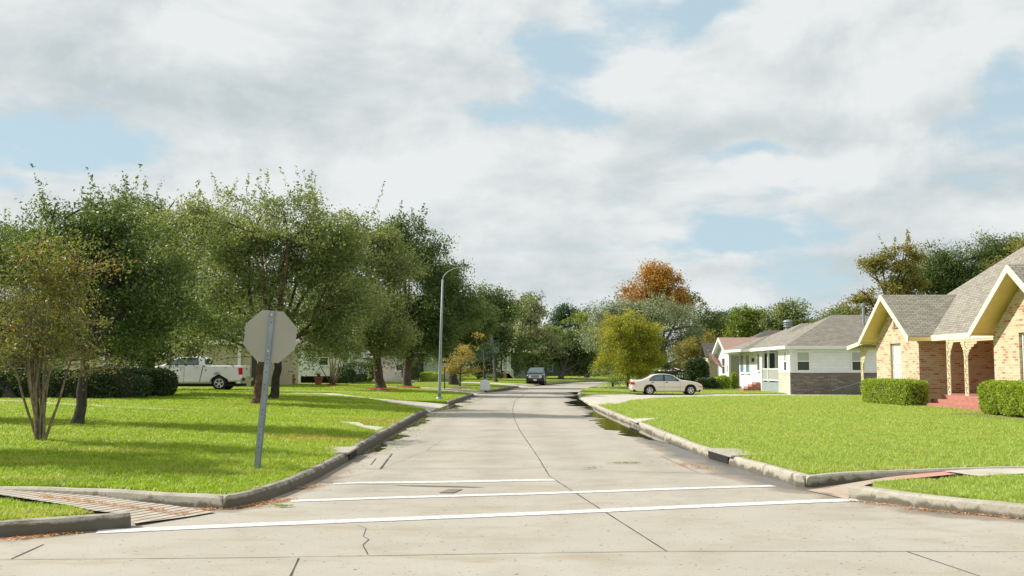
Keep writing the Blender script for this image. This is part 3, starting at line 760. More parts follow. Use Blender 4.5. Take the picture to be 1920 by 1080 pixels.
# storm drain inlets
def inlet(name, line_, y0, y1, side, padp, label):
    a = kpt(line_, y0); b = kpt(line_, y1); t = (b - a).normalized(); n = Vector((-t.y, t.x, 0)) * side
    e = empty(name, tuple((a + b) / 2), 0, label, 'storm drain'); mw = Matrix.Translation(-e.location)
    def tr(v): return Vector(v) - e.location
    op = MB(); op.add([tr(a - n * .012 + Vector((0, 0, .012))), tr(b - n * .012 + Vector((0, 0, .012))), tr(b - n * .012 + Vector((0, 0, .125))), tr(a - n * .012 + Vector((0, 0, .125))),
                       tr(a + n * .03 + Vector((0, 0, .012))), tr(b + n * .03 + Vector((0, 0, .012))), tr(b + n * .03 + Vector((0, 0, .125))), tr(a + n * .03 + Vector((0, 0, .125)))],
                      [(0, 1, 2, 3), (4, 7, 6, 5), (0, 4, 5, 1), (3, 2, 6, 7), (0, 3, 7, 4), (1, 5, 6, 2)]); op.build('opening', M['dark'], e, uv=False)
    cap = MB(); cap.slab([tr(a - n * .02 - t * .2 + Vector((0, 0, .165))), tr(b - n * .02 + t * .2 + Vector((0, 0, .165))), tr(b + n * .55 + t * .1 + Vector((0, 0, .168))), tr(a + n * .55 - t * .1 + Vector((0, 0, .168)))], .035)
    cap.build('cover_slab', M['kerb'], e, uv=False, bevel=.008)
inlet('storm_drain', RKs, 17.3, 18.5, -1, None, 'concrete storm drain inlet in the right kerb beside the puddle')
inlet('storm_drain', LKs, 17.9, 18.9, 1, None, 'concrete storm drain inlet in the shaded left kerb')

# ------------------------------------------------------------------ grass blades
def grass():
    def sample(n, yr, ex):
        a, b = yr; u = NR.random(n); k = 1 - ex; Y = (a ** k + u * (b ** k - a ** k)) ** (1 / k)
        X = NR.uniform(-1, 1, n) * (Y * .60 + 1.5); return np.c_[X, Y]
    P = sample(1900000, (9.0, 75), .75)
    okL = inside(P, outerL); okR = inside(P, outerR); okV = inside(P, vergeL) | inside(P, vergeR)
    for h in DL: okL &= ~inside(P, h)
    for h in DR: okR &= ~inside(P, h)
    for h in (walkL2, padL, walkL3, EDGE[0]): okL &= ~inside(P, h)
    thin = inside(P, walkL1) & (NR.random(len(P)) < .45); okL &= ~thin
    for h in (walkR1, padR, EDGE[1]): okR &= ~inside(P, h)
    keepL = seg_dist(P[okL], LKc) > .17; keepR = seg_dist(P[okR], RKc) > .17
    A = P[okL][keepL]; B = P[okR][keepR]; D = P[okV]
    ks = np.minimum(seg_dist(A, LS), 9) > .17; A = A[ks]; ks = np.minimum(seg_dist(B, RS), 9) > .17; B = B[ks]
    ks = np.minimum(seg_dist(D, LF), seg_dist(D, RF)) > .2; D = D[ks]
    Z = np.r_[hL(A), hR(B), np.full(len(D), .13)]; Q = np.r_[A, B, D]; n = len(Q); dist = Q[:, 1]
    sc = (dist / 13) ** .45
    tuft = .75 + .35 * np.sin(Q[:, 0] * 5.1 + np.sin(Q[:, 1] * 3.7) * 2) * np.sin(Q[:, 1] * 4.3 + np.sin(Q[:, 0] * 2.9) * 2)
    h = NR.uniform(.025, .078, n) * tuft * (.8 + .2 * sc); wd = NR.uniform(.005, .012, n) * sc
    an = NR.uniform(0, 2 * np.pi, n); lean = NR.uniform(.5, 1.9, n) * h; la = an + NR.uniform(-.9, .9, n) + np.pi / 2
    base = np.c_[Q, Z]; off = np.c_[np.cos(an) * wd, np.sin(an) * wd, np.zeros(n)]
    tip = base + np.c_[np.cos(la) * lean, np.sin(la) * lean, h]
    V = np.empty((n, 3, 3)); V[:, 0] = base - off; V[:, 1] = base + off; V[:, 2] = tip
    V[:, :2, 2] -= .01
    o = raw_mesh('grass', V.reshape(-1, 3), np.arange(3 * n).reshape(n, 3), M['grass'], NR.random(n))
    tag(o, 'bright green mown lawn grass on both sides of the road', 'grass', None, 'stuff'); print('blades', n)
grass()

# ------------------------------------------------------------------ foliage
def leaves(cen, size, up=.5, aspect=.45):
    n = len(cen); nn = NR.normal(size=(n, 3)); nn /= np.linalg.norm(nn, axis=1)[:, None]; nn[:, 2] += up
    nn /= np.linalg.norm(nn, axis=1)[:, None]; t = np.cross(nn, NR.normal(size=(n, 3))); t /= np.linalg.norm(t, axis=1)[:, None] + 1e-9
    b = np.cross(nn, t); s = (size * NR.uniform(.6, 1.35, n))[:, None]
    V = np.empty((n, 4, 3)); V[:, 0] = cen - t * s; V[:, 1] = cen + b * s * aspect + nn * s * .15; V[:, 2] = cen + t * s; V[:, 3] = cen - b * s * aspect + nn * s * .15
    return V.reshape(-1, 3), np.arange(4 * n).reshape(n, 4)

def field(P, s, ph):
    return (np.sin(P[:, 0] * s + ph) * np.sin(P[:, 1] * s * 1.1 + ph * 1.7) * np.sin(P[:, 2] * s * 1.2 + ph * .6)
            + .6 * np.sin(P[:, 0] * s * 2.1 + ph * 2) * np.sin(P[:, 2] * s * 2.3 + ph) * np.sin(P[:, 1] * s * 1.9 + 1))
TREES = 0
def tree(name, base, Y, lobes, nleaf, size, leafm, bark, tr, label, cat='tree', group=None, cl=.38, gap=-.35, shoots=0, nlimb=None, up=.5, depth=.85,
         fork=None, twig=90, multi=0, hang=0, cscale=1.0, dens=None, tilt=(0, 0)):
    """lobes: (px, py, rx, ry) seen extents at distance Y, given real depth"""
    global TREES; TREES += 1; rr = random.Random(TREES * 13 + 1)
    base = Vector(base); k = Y / F; L = []
    for lb in lobes:
        px, py, rx, ry = lb[:4]; dy = lb[4] if len(lb) > 4 else 0
        c = WP(px, py, Y + dy); rz = ry * k; rX = rx * k; L.append((c, rX, (rX + rz) / 2 * depth, rz))
    e = empty(name, tuple(base), 0, label, cat, group)
    wts = np.array([(a * b * c) ** .72 for _, a, b, c in L]); wts /= wts.sum()
    ncl = max(12, int(nleaf / 34)); cents = []
    which = NR.choice(len(L), ncl, p=wts)
    dirs = NR.normal(size=(ncl, 3)); dirs /= np.linalg.norm(dirs, axis=1)[:, None]
    rad = NR.random(ncl) ** .45
    nmid = max(len(L) * 7, int(ncl / 8)); lump = 1 + .20 * np.sin(dirs[:, 0] * 5 + TREES) * np.sin(dirs[:, 2] * 6 + TREES * 2) + .10 * np.sin(dirs[:, 1] * 11 + TREES)
    LC = np.array([[*c] for c, *_ in L]); LR = np.array([[a, b, c] for _, a, b, c in L])
    wm = NR.choice(len(L), nmid, p=wts); dm = NR.normal(size=(nmid, 3)); dm /= np.linalg.norm(dm, axis=1)[:, None]
    rm_ = NR.random(nmid) ** .38 * (1 + .2 * np.sin(dm[:, 0] * 5 + TREES) * np.sin(dm[:, 2] * 6 + TREES * 2))
    mids = LC[wm] + dm * rm_[:, None] * LR[wm] * .93; pick = NR.integers(0, nmid, ncl)
    mrad = (cl * 1.55 * NR.uniform(.7, 1.35, nmid))[pick]
    cents = mids[pick] + dirs * (rad * mrad)[:, None] * np.array([1.1, 1.1, .72]); mtone = NR.normal(0, .11, nmid)[pick]
    keep = field(cents, 1.5 / max(cl * 1.9, .3) * .5, TREES) > gap; cents = cents[keep]; mtone = mtone[keep]
    ok_ = cents[:, 2] > base.z + .25; cents = cents[ok_]; mtone = mtone[ok_]
    nc = len(cents); per = max(4, int(nleaf / max(nc, 1)))
    idx = np.repeat(np.arange(nc), per); csz = NR.uniform(.6, 1.3, nc)[:, None] * cl
    pts = cents[idx] + NR.normal(size=(len(idx), 3)) * np.repeat(csz, per, 0) * np.array([.50, .50, .34])
    crnd = np.clip(NR.normal(.45, .13, nc) + mtone, 0, 1); fr = np.clip(crnd[idx] + NR.normal(0, .17, len(idx)), 0, 1)
    fr = np.where(NR.random(len(fr)) < .06, np.clip(fr + .4, 0, 1), fr)
    if hang: pts[:, 2] -= NR.random(len(pts)) * hang
    if shoots:
        top = np.argsort(-cents[:, 2] + NR.normal(0, .6, nc))[:shoots]; sp = []
        for q in top:
            c0 = cents[q]; dr = np.array([rr.uniform(-.5, .5), rr.uniform(-.3, .3), 1.0]); ln = rr.uniform(.4, 1.15) * cl * 2.4
            tt = NR.random(34) ; sp.append(c0 + np.outer(tt * ln, dr) + NR.normal(size=(34, 3)) * size * .6)
        sp = np.concatenate(sp); pts = np.r_[pts, sp]; fr = np.r_[fr, np.full(len(sp), .5)]
    V, Fc = leaves(pts - np.array(base), size, up)
    wood = MB(); ctr = Vector(tuple((LC * wts[:, None]).sum(0))); zlow = min(c.z - r for c, _, _, r in L)
    B0 = Vector((0, 0, 0))
    def curve(p, q, r0, r1, bend=.15, n=6, sides=6):
        p = Vector(p); q = Vector(q); d_ = (q - p).length; off = Vector((rr.uniform(-1, 1), rr.uniform(-1, 1), rr.uniform(-.2, .8))) * d_ * bend
        pp = []; 
        for i in range(n + 1):
            t = i / n; pp.append(p.lerp(q, t) + off * math.sin(math.pi * t) + Vector((rr.uniform(-1, 1), rr.uniform(-1, 1), 0)) * r0 * .3 * (0 < i < n))
        wood.tube(pp, [max(.006, r0 + (r1 - r0) * (i / n) ** .8) for i in range(n + 1)], sides, cap=False); return pp
    limb_pts = []
    if multi:
        for i in range(multi):
            an = i * 2.4 + .5; b0 = Vector((math.cos(an), math.sin(an) * .8, 0)) * tr * rr.uniform(.8, 2.4); b0.z = -.05
            j = rr.randrange(len(L)); tgt = L[j][0] * .55 + ctr * .45 + Vector((rr.uniform(-.6, .6) * L[j][1], rr.uniform(-.6, .6) * L[j][2], rr.uniform(.0, 1.2) * L[j][3])) - base
            pp = curve(b0, tgt, tr * rr.uniform(.55, 1.0), .008, .07, 10, 7); limb_pts += pp[2:]
    else:
        fz = fork if fork is not None else max(.8, (zlow - base.z) * .9)
        f = Vector(((ctr.x - base.x) * .2 + tilt[0], (ctr.y - base.y) * .2 + tilt[1], fz))
        pp = [B0 + Vector((0, 0, -.12))] + [B0.lerp(f, t) + Vector((rr.uniform(-1, 1), rr.uniform(-1, 1), 0)) * tr * .22 for t in (.04, .12, .3, .5, .7, .9)] + [f]
        wood.tube(pp, [tr * 1.4, tr * 1.3, tr * 1.08, tr, tr * .95, tr * .9, tr * .86, tr * .8], 10, cap=False)
        limb_pts += pp[4:]
        order = list(range(len(L)))
        for j in order:
            for q in range(2 if len(L) > 2 else 4):
                tgt = L[j][0] + Vector((rr.uniform(-.5, .5) * L[j][1], rr.uniform(-.5, .5) * L[j][2], rr.uniform(-.2, .75) * L[j][3])) - base
                low = [p_ for p_ in limb_pts if p_.z < tgt.z - .2]
                if not low: continue
                st = f if (q == 0 and f.z < tgt.z) else min(rr.sample(low, min(6, len(low))), key=lambda p_: (p_ - tgt).length)
                limb_pts += curve(st, tgt, tr * (.55 if q == 0 else .32), tr * .07 + .006, .12, 6, 6)[1:]
    if twig and nc:
        lp = np.array([[*p] for p in limb_pts]); sel = NR.choice(nc, min(twig, nc), replace=False)
        for q in sel:
            c0 = cents[q] - np.array(base); dd = np.linalg.norm(lp - c0, axis=1) + np.maximum(0, lp[:, 2] - c0[2]) * 1.5
            j = int(dd.argmin())
            if dd[j] < cl * 4.5 + .8: curve(lp[j], c0, max(.010, tr * .10), .006, .1, 4, 4)
    wood.build('trunk', bark, e, smooth=True, uv=False)
    raw_mesh('crown', V, Fc, leafm, fr, e)
    return e

# ---- left side, near to far
tree('crape_myrtle', GL(77, 827), 18.4, [(95, 520, 85, 75), (40, 560, 75, 75), (150, 540, 60, 80), (80, 610, 115, 70), (125, 480, 50, 45), (20, 640, 80, 60), (140, 660, 70, 50)], 13000, .031, M['leaf_myrtle'], M['bark_myrtle'], .034,
     'bare-stemmed crape myrtle with sparse reddish leaves at the far left of the lawn', 'tree', 'crape myrtles', cl=.30, gap=-.7, shoots=12, multi=19, twig=420)
tree('shade_tree', GL(147, 797), 24, [(200, 480, 120, 85), (110, 470, 80, 75), (280, 520, 80, 90), (190, 560, 130, 60), (250, 440, 75, 60), (310, 600, 70, 60), (115, 395, 40, 28), (180, 390, 40, 28), (20, 470, 50, 50), (250, 640, 70, 40), (60, 500, 60, 60)], 46000, .045, M['leaf_dark'], M['bark_dark'], .115,
     'dark-trunked shade tree just right of the crape myrtle in the front lawn', 'tree', 'left lawn trees', cl=.34, gap=-.45, shoots=10, twig=80, fork=1.5)
tree('shade_tree', GL(482, 757), 37, [(520, 460, 110, 90), (430, 470, 90, 80), (610, 480, 90, 75), (470, 580, 130, 75), (640, 560, 90, 80), (560, 620, 120, 45), (400, 590, 70, 55), (510, 385, 50, 28), (590, 410, 50, 30), (425, 632, 45, 25), (650, 480, 60, 60)], 62000, .058, M['leaf_oak'], M['bark_red'], .19,
     'big spreading olive-green tree with a reddish trunk behind the sign', 'tree', 'left lawn trees', cl=.48, gap=-.28, shoots=16, twig=120, fork=1.5)
tree('shade_tree', GL(513, 748), 42, [(400, 440, 90, 60), (360, 500, 70, 80), (430, 410, 60, 40), (340, 415, 60, 42), (290, 420, 50, 40), (350, 590, 65, 60), (420, 560, 80, 60), (480, 520, 80, 80), (360, 622, 50, 28)], 40000, .065, M['leaf_olive'], M['bark_dark'], .18,
     'second dark trunk right of the reddish trunk with its pale olive crown', 'tree', 'left lawn trees', cl=.5, gap=-.45, shoots=10, fork=1.8, tilt=(.75, 0))
tree('shade_tree', GL(283, 735), 46, [(230, 430, 90, 50), (310, 410, 70, 48), (260, 385, 50, 28),  (330, 520, 70, 90), (250, 560, 90, 90), (380, 600, 60, 50), (180, 560, 80, 80), (250, 645, 100, 38), (150, 640, 70, 40), (330, 650, 50, 25)], 44000, .075, M['leaf_dark'], M['bark_dark'], .26,
     'dense dark tree with its trunk hidden behind the rounded hedge', 'tree', 'left lawn trees', cl=.55, gap=-.5, shoots=8, fork=2.6)
tree('shade_tree', GL(20, 747), 42, [(10, 480, 80, 70), (-60, 450, 70, 60), (60, 560, 90, 90), (-30, 600, 90, 80), (20, 670, 80, 40), (80, 620, 60, 50)], 32000, .07, M['leaf_dark'], M['bark_dark'], .22,
     'dark leafy tree at the left edge of the photo behind the crape myrtle', 'tree', 'left lawn trees', cl=.5, gap=-.5, shoots=8)
tree('crape_myrtle', GL(622, 722), 58, [(620, 640, 55, 40), (600, 600, 50, 40), (650, 620, 50, 40), (580, 650, 40, 30)], 15000, .06, M['leaf_olive'], M['bark_pale'], .09,
     'multi-stemmed crape myrtle in red mulch before the white house', 'tree', 'crape myrtles', cl=.35, gap=-.3, multi=8, twig=60)
tree('shade_tree', GL(713, 730), 60, [(700, 560, 70, 80), (650, 500, 60, 70), (730, 640, 60, 45), (740, 520, 50, 60), (670, 620, 60, 50), (690, 460, 50, 50), (620, 560, 60, 60), (640, 430, 50, 45), (725, 460, 40, 40)], 44000, .085, M['leaf_olive'], M['bark'], .30,
     'olive-leaved tree with a thick trunk in a red mulch ring', 'tree', 'left lawn trees', cl=.6, gap=-.45, fork=2.0)
tree('shade_tree', GL(762, 726), 68, [(765, 480, 60, 60), (740, 440, 35, 30), (800, 560, 80, 70), (760, 580, 70, 60), (790, 500, 50, 60), (850, 600, 60, 60), (770, 640, 60, 30), (870, 560, 35, 45)], 50000, .095, M['leaf_dark'], M['bark'], .28,
     'tall green tree with a forked trunk left of the street lamp', 'tree', 'left lawn trees', cl=.65, gap=-.4, shoots=6, fork=2.6)
tree('shade_tree', GL(851, 721), 82, [(845, 550, 50, 50), (870, 600, 50, 60), (830, 620, 50, 50), (880, 560, 35, 40), (820, 520, 40, 30), (850, 650, 60, 35)], 30000, .11, M['leaf_dark'], M['bark_dark'], .34,
     'dark tree whose trunk stands right behind the street lamp', 'tree', 'left lawn trees', cl=.75, gap=-.4, fork=3.5)
tree('young_tree', GL(862, 727), 72, [(872, 660, 26, 26), (865, 685, 24, 22), (882, 645, 15, 18), (845, 690, 14, 12)], 5200, .055, M['leaf_tan'], M['bark'], .06,
     'slim young tree with tan autumn leaves beside the white mailbox', 'tree', cl=.35, gap=-.6, fork=1.4)
tree('shade_tree', GL(930, 716), 108, [(910, 610, 45, 55), (935, 575, 30, 35), (900, 660, 40, 40), (940, 640, 35, 40), (895, 560, 30, 25), (890, 640, 40, 50)], 26000, .14, M['leaf_dark'], M['bark_dark'], .16,
     'dark tree in front of the palm with dead fronds', 'tree', 'far street trees', cl=.9, gap=-.35, fork=2.5)
tree('small_tree', GL(908, 719), 92, [(908, 664, 22, 16), (920, 655, 16, 14)], 3000, .08, M['leaf_pine'], M['bark_dark'], .12, 'small blue-green tree left of the pale sage house', 'tree', 'far street trees', cl=.5, fork=2)
tree('magnolia_tree', Vector((WP(995, 700, 124).x, 124, .45)), 124, [(990, 600, 28, 42), (1000, 640, 42, 42), (985, 665, 42, 32), (1020, 660, 35, 35), (995, 580, 18, 22)], 17000, .15, M['leaf_pale'], M['bark'], .35,
     'pale grey-green conical tree over the parked dark four by four', 'tree', 'far street trees', cl=.8, gap=-.5, fork=2.5)
tree('pine_tree', Vector((WP(980, 700, 160).x, 160, .45)), 160, [(970, 585, 22, 26), (992, 572, 22, 14), (960, 600, 20, 30), (985, 610, 22, 30)], 9000, .2, M['leaf_pine'], M['bark'], .4,
     'dark blue-green tree behind the pale conical tree', 'tree', 'far street trees', cl=1.1)
tree('pine_tree', Vector((WP(1075, 700, 170).x, 170, .45)), 170, [(1072, 590, 25, 22), (1050, 600, 22, 20), (1095, 600, 20, 20), (1060, 640, 50, 40)], 12000, .2, M['leaf_pine'], M['bark'], .4,
     'dark evergreen rising in the gap above the road bend', 'tree', 'far street trees', cl=1.1, gap=-.2)
tree('shade_tree', Vector((WP(1060, 700, 146).x, 146, .45)), 146, [(1065, 612, 38, 24), (1045, 630, 30, 26), (1090, 620, 30, 24), (1070, 650, 40, 30)], 15000, .17, M['leaf_green'], M['bark'], .35,
     'yellow-green broad tree above the road bend', 'tree', 'far street trees', cl=.9)
tree('shade_tree', GL(1052, 711), 128, [(1080, 690, 30, 12), (1060, 660, 34, 30), (1085, 665, 34, 30), (1040, 670, 28, 26), (1075, 640, 34, 24)], 16000, .15, M['leaf_dark'], M['bark_dark'], .35,
     'dark tree on the verge behind the four by four', 'tree', 'far street trees', cl=.85)
tree('shade_tree', Vector((WP(1100, 708, 134).x, 134, .45)), 134, [(1110, 660, 26, 24), (1125, 640, 30, 30), (1100, 640, 24, 30)], 11000, .15, M['leaf_pale'], M['bark_dark'], .3,
     'pale drooping tree left of the yellow-green tree', 'tree', 'far street trees', cl=.8)
# background wall of trees far down the street
bgl = [('dark tree far behind the houses beyond the dry palm', 940, 640, 150, 60, 50, 'leaf_dark'), ('dark tree far behind the sage house roof', 1020, 660, 176, 70, 40, 'leaf_dark'),
       ('dark tree far behind the white hatchback', 1120, 660, 182, 60, 45, 'leaf_dark'), ('distant tree seen past the tall forked tree', 830, 640, 132, 70, 70, 'leaf_dark'),
       ('distant tree over the cream house roof', 720, 600, 108, 70, 80, 'leaf_oak'), ('distant tree behind the white crawlspace house', 600, 590, 104, 80, 90, 'leaf_dark'),
       ('distant tree behind the beige house right of the truck', 470, 600, 90, 80, 80, 'leaf_oak'), ('distant tree behind the white truck cab', 350, 600, 84, 90, 80, 'leaf_dark'),
       ('distant tree at left behind the long dark hedge', 200, 600, 80, 90, 90, 'leaf_dark'), ('distant tree at the far left edge behind the hedge', 50, 590, 76, 90, 90, 'leaf_dark')]
for (lb, px, py, Y, rx, ry, mt) in bgl:
    x = WP(px, py, Y).x
    tree('background_tree', (x, Y, .5), Y, [(px, py, rx, ry * .8), (px - rx * .5, py + ry * .3, rx * .7, ry * .6), (px + rx * .5, py + ry * .3, rx * .7, ry * .6), (px, py + ry * .7, rx, ry * .4)], 11000, .0017 * Y * .62, M[mt], M['bark_dark'], .3, lb, 'tree', 'background trees', cl=.010 * Y, gap=-.55, twig=20)

for (x, y, lb) in ((-13.6, 17.6, 'tree standing left of the photo edge whose shade falls across the lawn corner'), (-17.5, 25.5, 'second tree left of the photo edge shading the lawn beside the crape myrtle')):
    c_ = [(960 + F * (x + dx) / y, 690 - F * (5.6 + dz - 1.65) / y, F * 1.7 / y, F * 1.2 / y) for dx, dz in ((-1, 0), (1, .3), (0, 1.4))]
    tree('shade_tree', (x, y, .45), y, c_, 14000, .06, M['leaf_dark'], M['bark'], .16, lb, 'tree', 'left lawn trees', cl=.4, gap=-.45, twig=30)
# ---- right side
tree('yellow_tree', GR(1178, 727), 75, [(1180, 650, 60, 52), (1160, 625, 40, 34), (1205, 640, 38, 42), (1150, 670, 34, 32), (1215, 675, 32, 32), (1180, 612, 34, 22), (1185, 690, 46, 20)], 46000, .066, M['leaf_yellow'], M['bark_dark'], .16,
     'round yellow-green tree growing behind the tan sedan', 'tree', cl=.42, gap=-.75, fork=1.3)
tree('silver_tree', Vector((WP(1250, 700, 98).x, 98, .25)), 98, [(1230, 610, 85, 45), (1160, 610, 60, 45), (1290, 630, 42, 55), (1210, 590, 60, 28), (1130, 640, 40, 45), (1260, 670, 60, 40), (1150, 590, 40, 24)], 42000, .10, M['leaf_silver'], M['bark'], .4,
     'wide silvery-grey tree behind the yellow-green tree', 'tree', cl=.75, gap=-.55, shoots=14, fork=3)
tree('orange_tree', Vector((WP(1230, 700, 128).x, 128, .3)), 128, [(1225, 540, 45, 42), (1200, 565, 42, 36), (1255, 565, 45, 36), (1230, 515, 30, 22), (1275, 580, 28, 26), (1305, 640, 24, 20)], 32000, .14, M['leaf_orange'], M['bark'], .4,
     'tall orange autumn tree rising over the silvery tree', 'tree', cl=.85, gap=-.6, fork=6)
tree('shade_tree', Vector((WP(1300, 700, 118).x, 118, .3)), 118, [(1300, 560, 20, 22), (1315, 600, 28, 30), (1320, 640, 24, 40), (1290, 545, 12, 14)], 12000, .14, M['leaf_dark'], M['bark'], .3,
     'dark green tree at the right shoulder of the orange tree', 'tree', 'right background trees', cl=.8, gap=-.3)
tree('rust_shrub_tree', Vector((WP(1290, 700, 92).x, 92, .25)), 92, [(1290, 660, 35, 26), (1310, 640, 24, 20)], 6000, .09, M['leaf_rust'], M['bark_dark'], .15, 'low rusty-leaved tree above the green waste skip', 'tree', 'right background trees', cl=.6)
for lb, px, lobes, Y, mt in (('blue-green tree behind the grey shingled cottage', 1368, [(1365, 605, 24, 26), (1380, 630, 26, 24), (1350, 630, 18, 24)], 135, 'leaf_pine'),
                         ('bright green rounded tree behind the pink-roofed cottage', 1405, [(1400, 612, 34, 32), (1425, 605, 26, 24), (1385, 630, 28, 22)], 120, 'leaf_green'),
                         ('grey-green tree behind the white house roof vent', 1480, [(1475, 600, 38, 30), (1450, 620, 28, 26), (1510, 615, 26, 24), (1485, 585, 22, 18)], 118, 'leaf_oak'),
                         ('low dark tree behind the white house ridge', 1560, [(1565, 600, 22, 18), (1590, 600, 24, 22), (1540, 615, 18, 12)], 110, 'leaf_oak'),
                         ('dark green tree between skip and cottage roofs', 1335, [(1335, 625, 22, 22), (1345, 650, 26, 24)], 125, 'leaf_dark')):
    tree('background_tree', (WP(px, 690, Y).x, Y, .3), Y, lobes, 14000, .14, M[mt], M['bark'], .3, lb, 'tree', 'right background trees', cl=.75, gap=-.45)
tree('sycamore_tree', Vector((WP(1665, 690, 72).x, 72, .3)), 72, [(1690, 490, 38, 45), (1640, 510, 38, 40), (1610, 550, 35, 28), (1660, 560, 60, 35), (1700, 540, 32, 40), (1625, 595, 45, 25), (1712, 462, 18, 22), (1650, 480, 16, 18)], 15000, .095, M['leaf_rust'], M['bark_dark'], .25,
     'tall thin-crowned rusty autumn tree behind the buff brick house', 'tree', cl=.5, gap=-.15, shoots=8, fork=4, twig=160)
tree('oak_tree', Vector((WP(1790, 690, 82).x, 82, .3)), 82, [(1775, 500, 42, 42), (1830, 480, 50, 34), (1880, 475, 45, 30), (1750, 530, 36, 32), (1810, 530, 60, 40), (1930, 480, 45, 40), (1720, 520, 30, 30), (1880, 510, 50, 35)], 60000, .09, M['leaf_dark'], M['bark_dark'], .4,
     'large dark green oak rising above the buff brick house roof', 'tree', cl=.7, gap=-.75, fork=5)
tree('background_tree', (WP(1900, 690, 70).x, 70, .3), 70, [(1895, 505, 40, 26), (1930, 490, 36, 30)], 7000, .09, M['leaf_rust'], M['bark'], .25, 'brownish tree just above the brick house hip at the right edge', 'tree', 'right background trees', cl=.6)

# ------------------------------------------------------------------ distant woodland closing the view
def woodland():
    n = 60000; a = NR.uniform(-.62, .62, n); Y = NR.uniform(185, 215, n); X = Y * a
    top = 3.6 + 1.6 * np.sin(X * .11) + 1.2 * np.sin(X * .31 + 1) + .8 * np.sin(X * .8)
    z = NR.random(n) ** .8 * top; V, Fc = leaves(np.c_[X, Y, z + .3], .34, .3)
    o = raw_mesh('woodland', V, Fc, M['leaf_dark'], np.clip(NR.normal(.4, .2, n), 0, 1)); tag(o, 'dark mass of distant trees and shrubs closing the street', 'woodland', None, 'stuff')
woodland()

# ------------------------------------------------------------------ building helpers
def V3(*a): return Vector(a)
def obox(m, o, U, N, u, z, d, mi=0):
    U = Vector(U); N = Vector(N); o = Vector(o); Z = Vector((0, 0, 1)); P = lambda a, b, c: o + U * a + Z * b + N * c
    vs = [P(u[i], z[j], d[k]) for k in (0, 1) for j in (0, 1) for i in (0, 1)]
    return m.add(vs, [(0, 1, 3, 2), (4, 6, 7, 5), (0, 4, 5, 1), (2, 3, 7, 6), (0, 2, 6, 4), (1, 5, 7, 3)], mi)
def fin(m, name, mat, e, **kw):
    o = m.build(name, mat, e, **kw); o.data.transform(Matrix.Translation(-e.location)); return o
def wall(name, e, o, U, N, polyg, holes, mat, th=.14):
    vs = []; es = []; rings = []
    for r in [polyg] + holes:
        k = len(vs); vs += [Vector(p) for p in r]; es += [(k + i, k + (i + 1) % len(r)) for i in range(len(r))]; rings.append(r)
    ov, oe, of, _, _, _ = delaunay_2d_cdt(vs, es, [], 0, 1e-5)
    V2 = np.array([(v.x, v.y) for v in ov]); T = [f for f in of if inside([V2[list(f)].mean(0)], polyg)[0] and not any(inside([V2[list(f)].mean(0)], h)[0] for h in holes)]
    U = Vector(U); N = Vector(N); o = Vector(o); Z = Vector((0, 0, 1)); P = lambda a, b, c: o + U * a + Z * b + N * c
    m = MB(); n = len(V2); m.add([P(a, b, 0) for a, b in V2] + [P(a, b, -th) for a, b in V2], [tuple(f) for f in T] + [tuple(i + n for i in f[::-1]) for f in T])
    for r in rings:
        k = len(r); m.add([P(a, b, 0) for a, b in r] + [P(a, b, -th) for a, b in r], [(i, (i + 1) % k, (i + 1) % k + k, i + k) for i in range(k)])
    bm_o = m.build(name, mat, e); bm_o.data.transform(Matrix.Translation(-e.location)); return bm_o
def window(e, o, U, N, u0, u1, z0, z1, glass='glass', frame='white_paint', fw=.07, mid=True, muntins=0, d=.0, sill=True, upper=None, proud=.05):
    m = MB(); a = (d - .02, d + proud)
    for (u, z) in (((u0 - fw, u0), (z0 - fw, z1 + fw)), ((u1, u1 + fw), (z0 - fw, z1 + fw)), ((u0, u1), (z1, z1 + fw)), ((u0, u1), (z0 - fw, z0))): obox(m, o, U, N, u, z, a)
    zm = (z0 + z1) / 2
    if mid: obox(m, o, U, N, (u0, u1), (zm - .03, zm + .03), (d - .02, d + proud * .7))
    for i in range(muntins):
        uu = u0 + (u1 - u0) * (i + 1) / (muntins + 1); obox(m, o, U, N, (uu - .012, uu + .012), (z0, z1), (d + .012, d + .024))
    if muntins:
        for q in (.25, .75): obox(m, o, U, N, (u0, u1), (z0 + (z1 - z0) * q - .012, z0 + (z1 - z0) * q + .012), (d + .014, d + .026))
    w_ = fin(m, 'window', M[frame], e)
    g = MB(); obox(g, o, U, N, (u0, u1), (z0, zm if upper else z1), (d - .01, d + .008)); g_ = fin(g, 'pane', M[glass], e); g_.parent = w_
    if upper:
        g = MB(); obox(g, o, U, N, (u0, u1), (zm, z1), (d - .01, d + .010)); g_ = fin(g, 'pane', M[upper], e); g_.parent = w_
    if sill:
        g = MB(); obox(g, o, U, N, (u0 - fw - .04, u1 + fw + .04), (z0 - fw - .05, z0 - fw), (d - .02, d + proud + .05)); g_ = fin(g, 'sill', M[frame], e); g_.parent = w_
    return w_
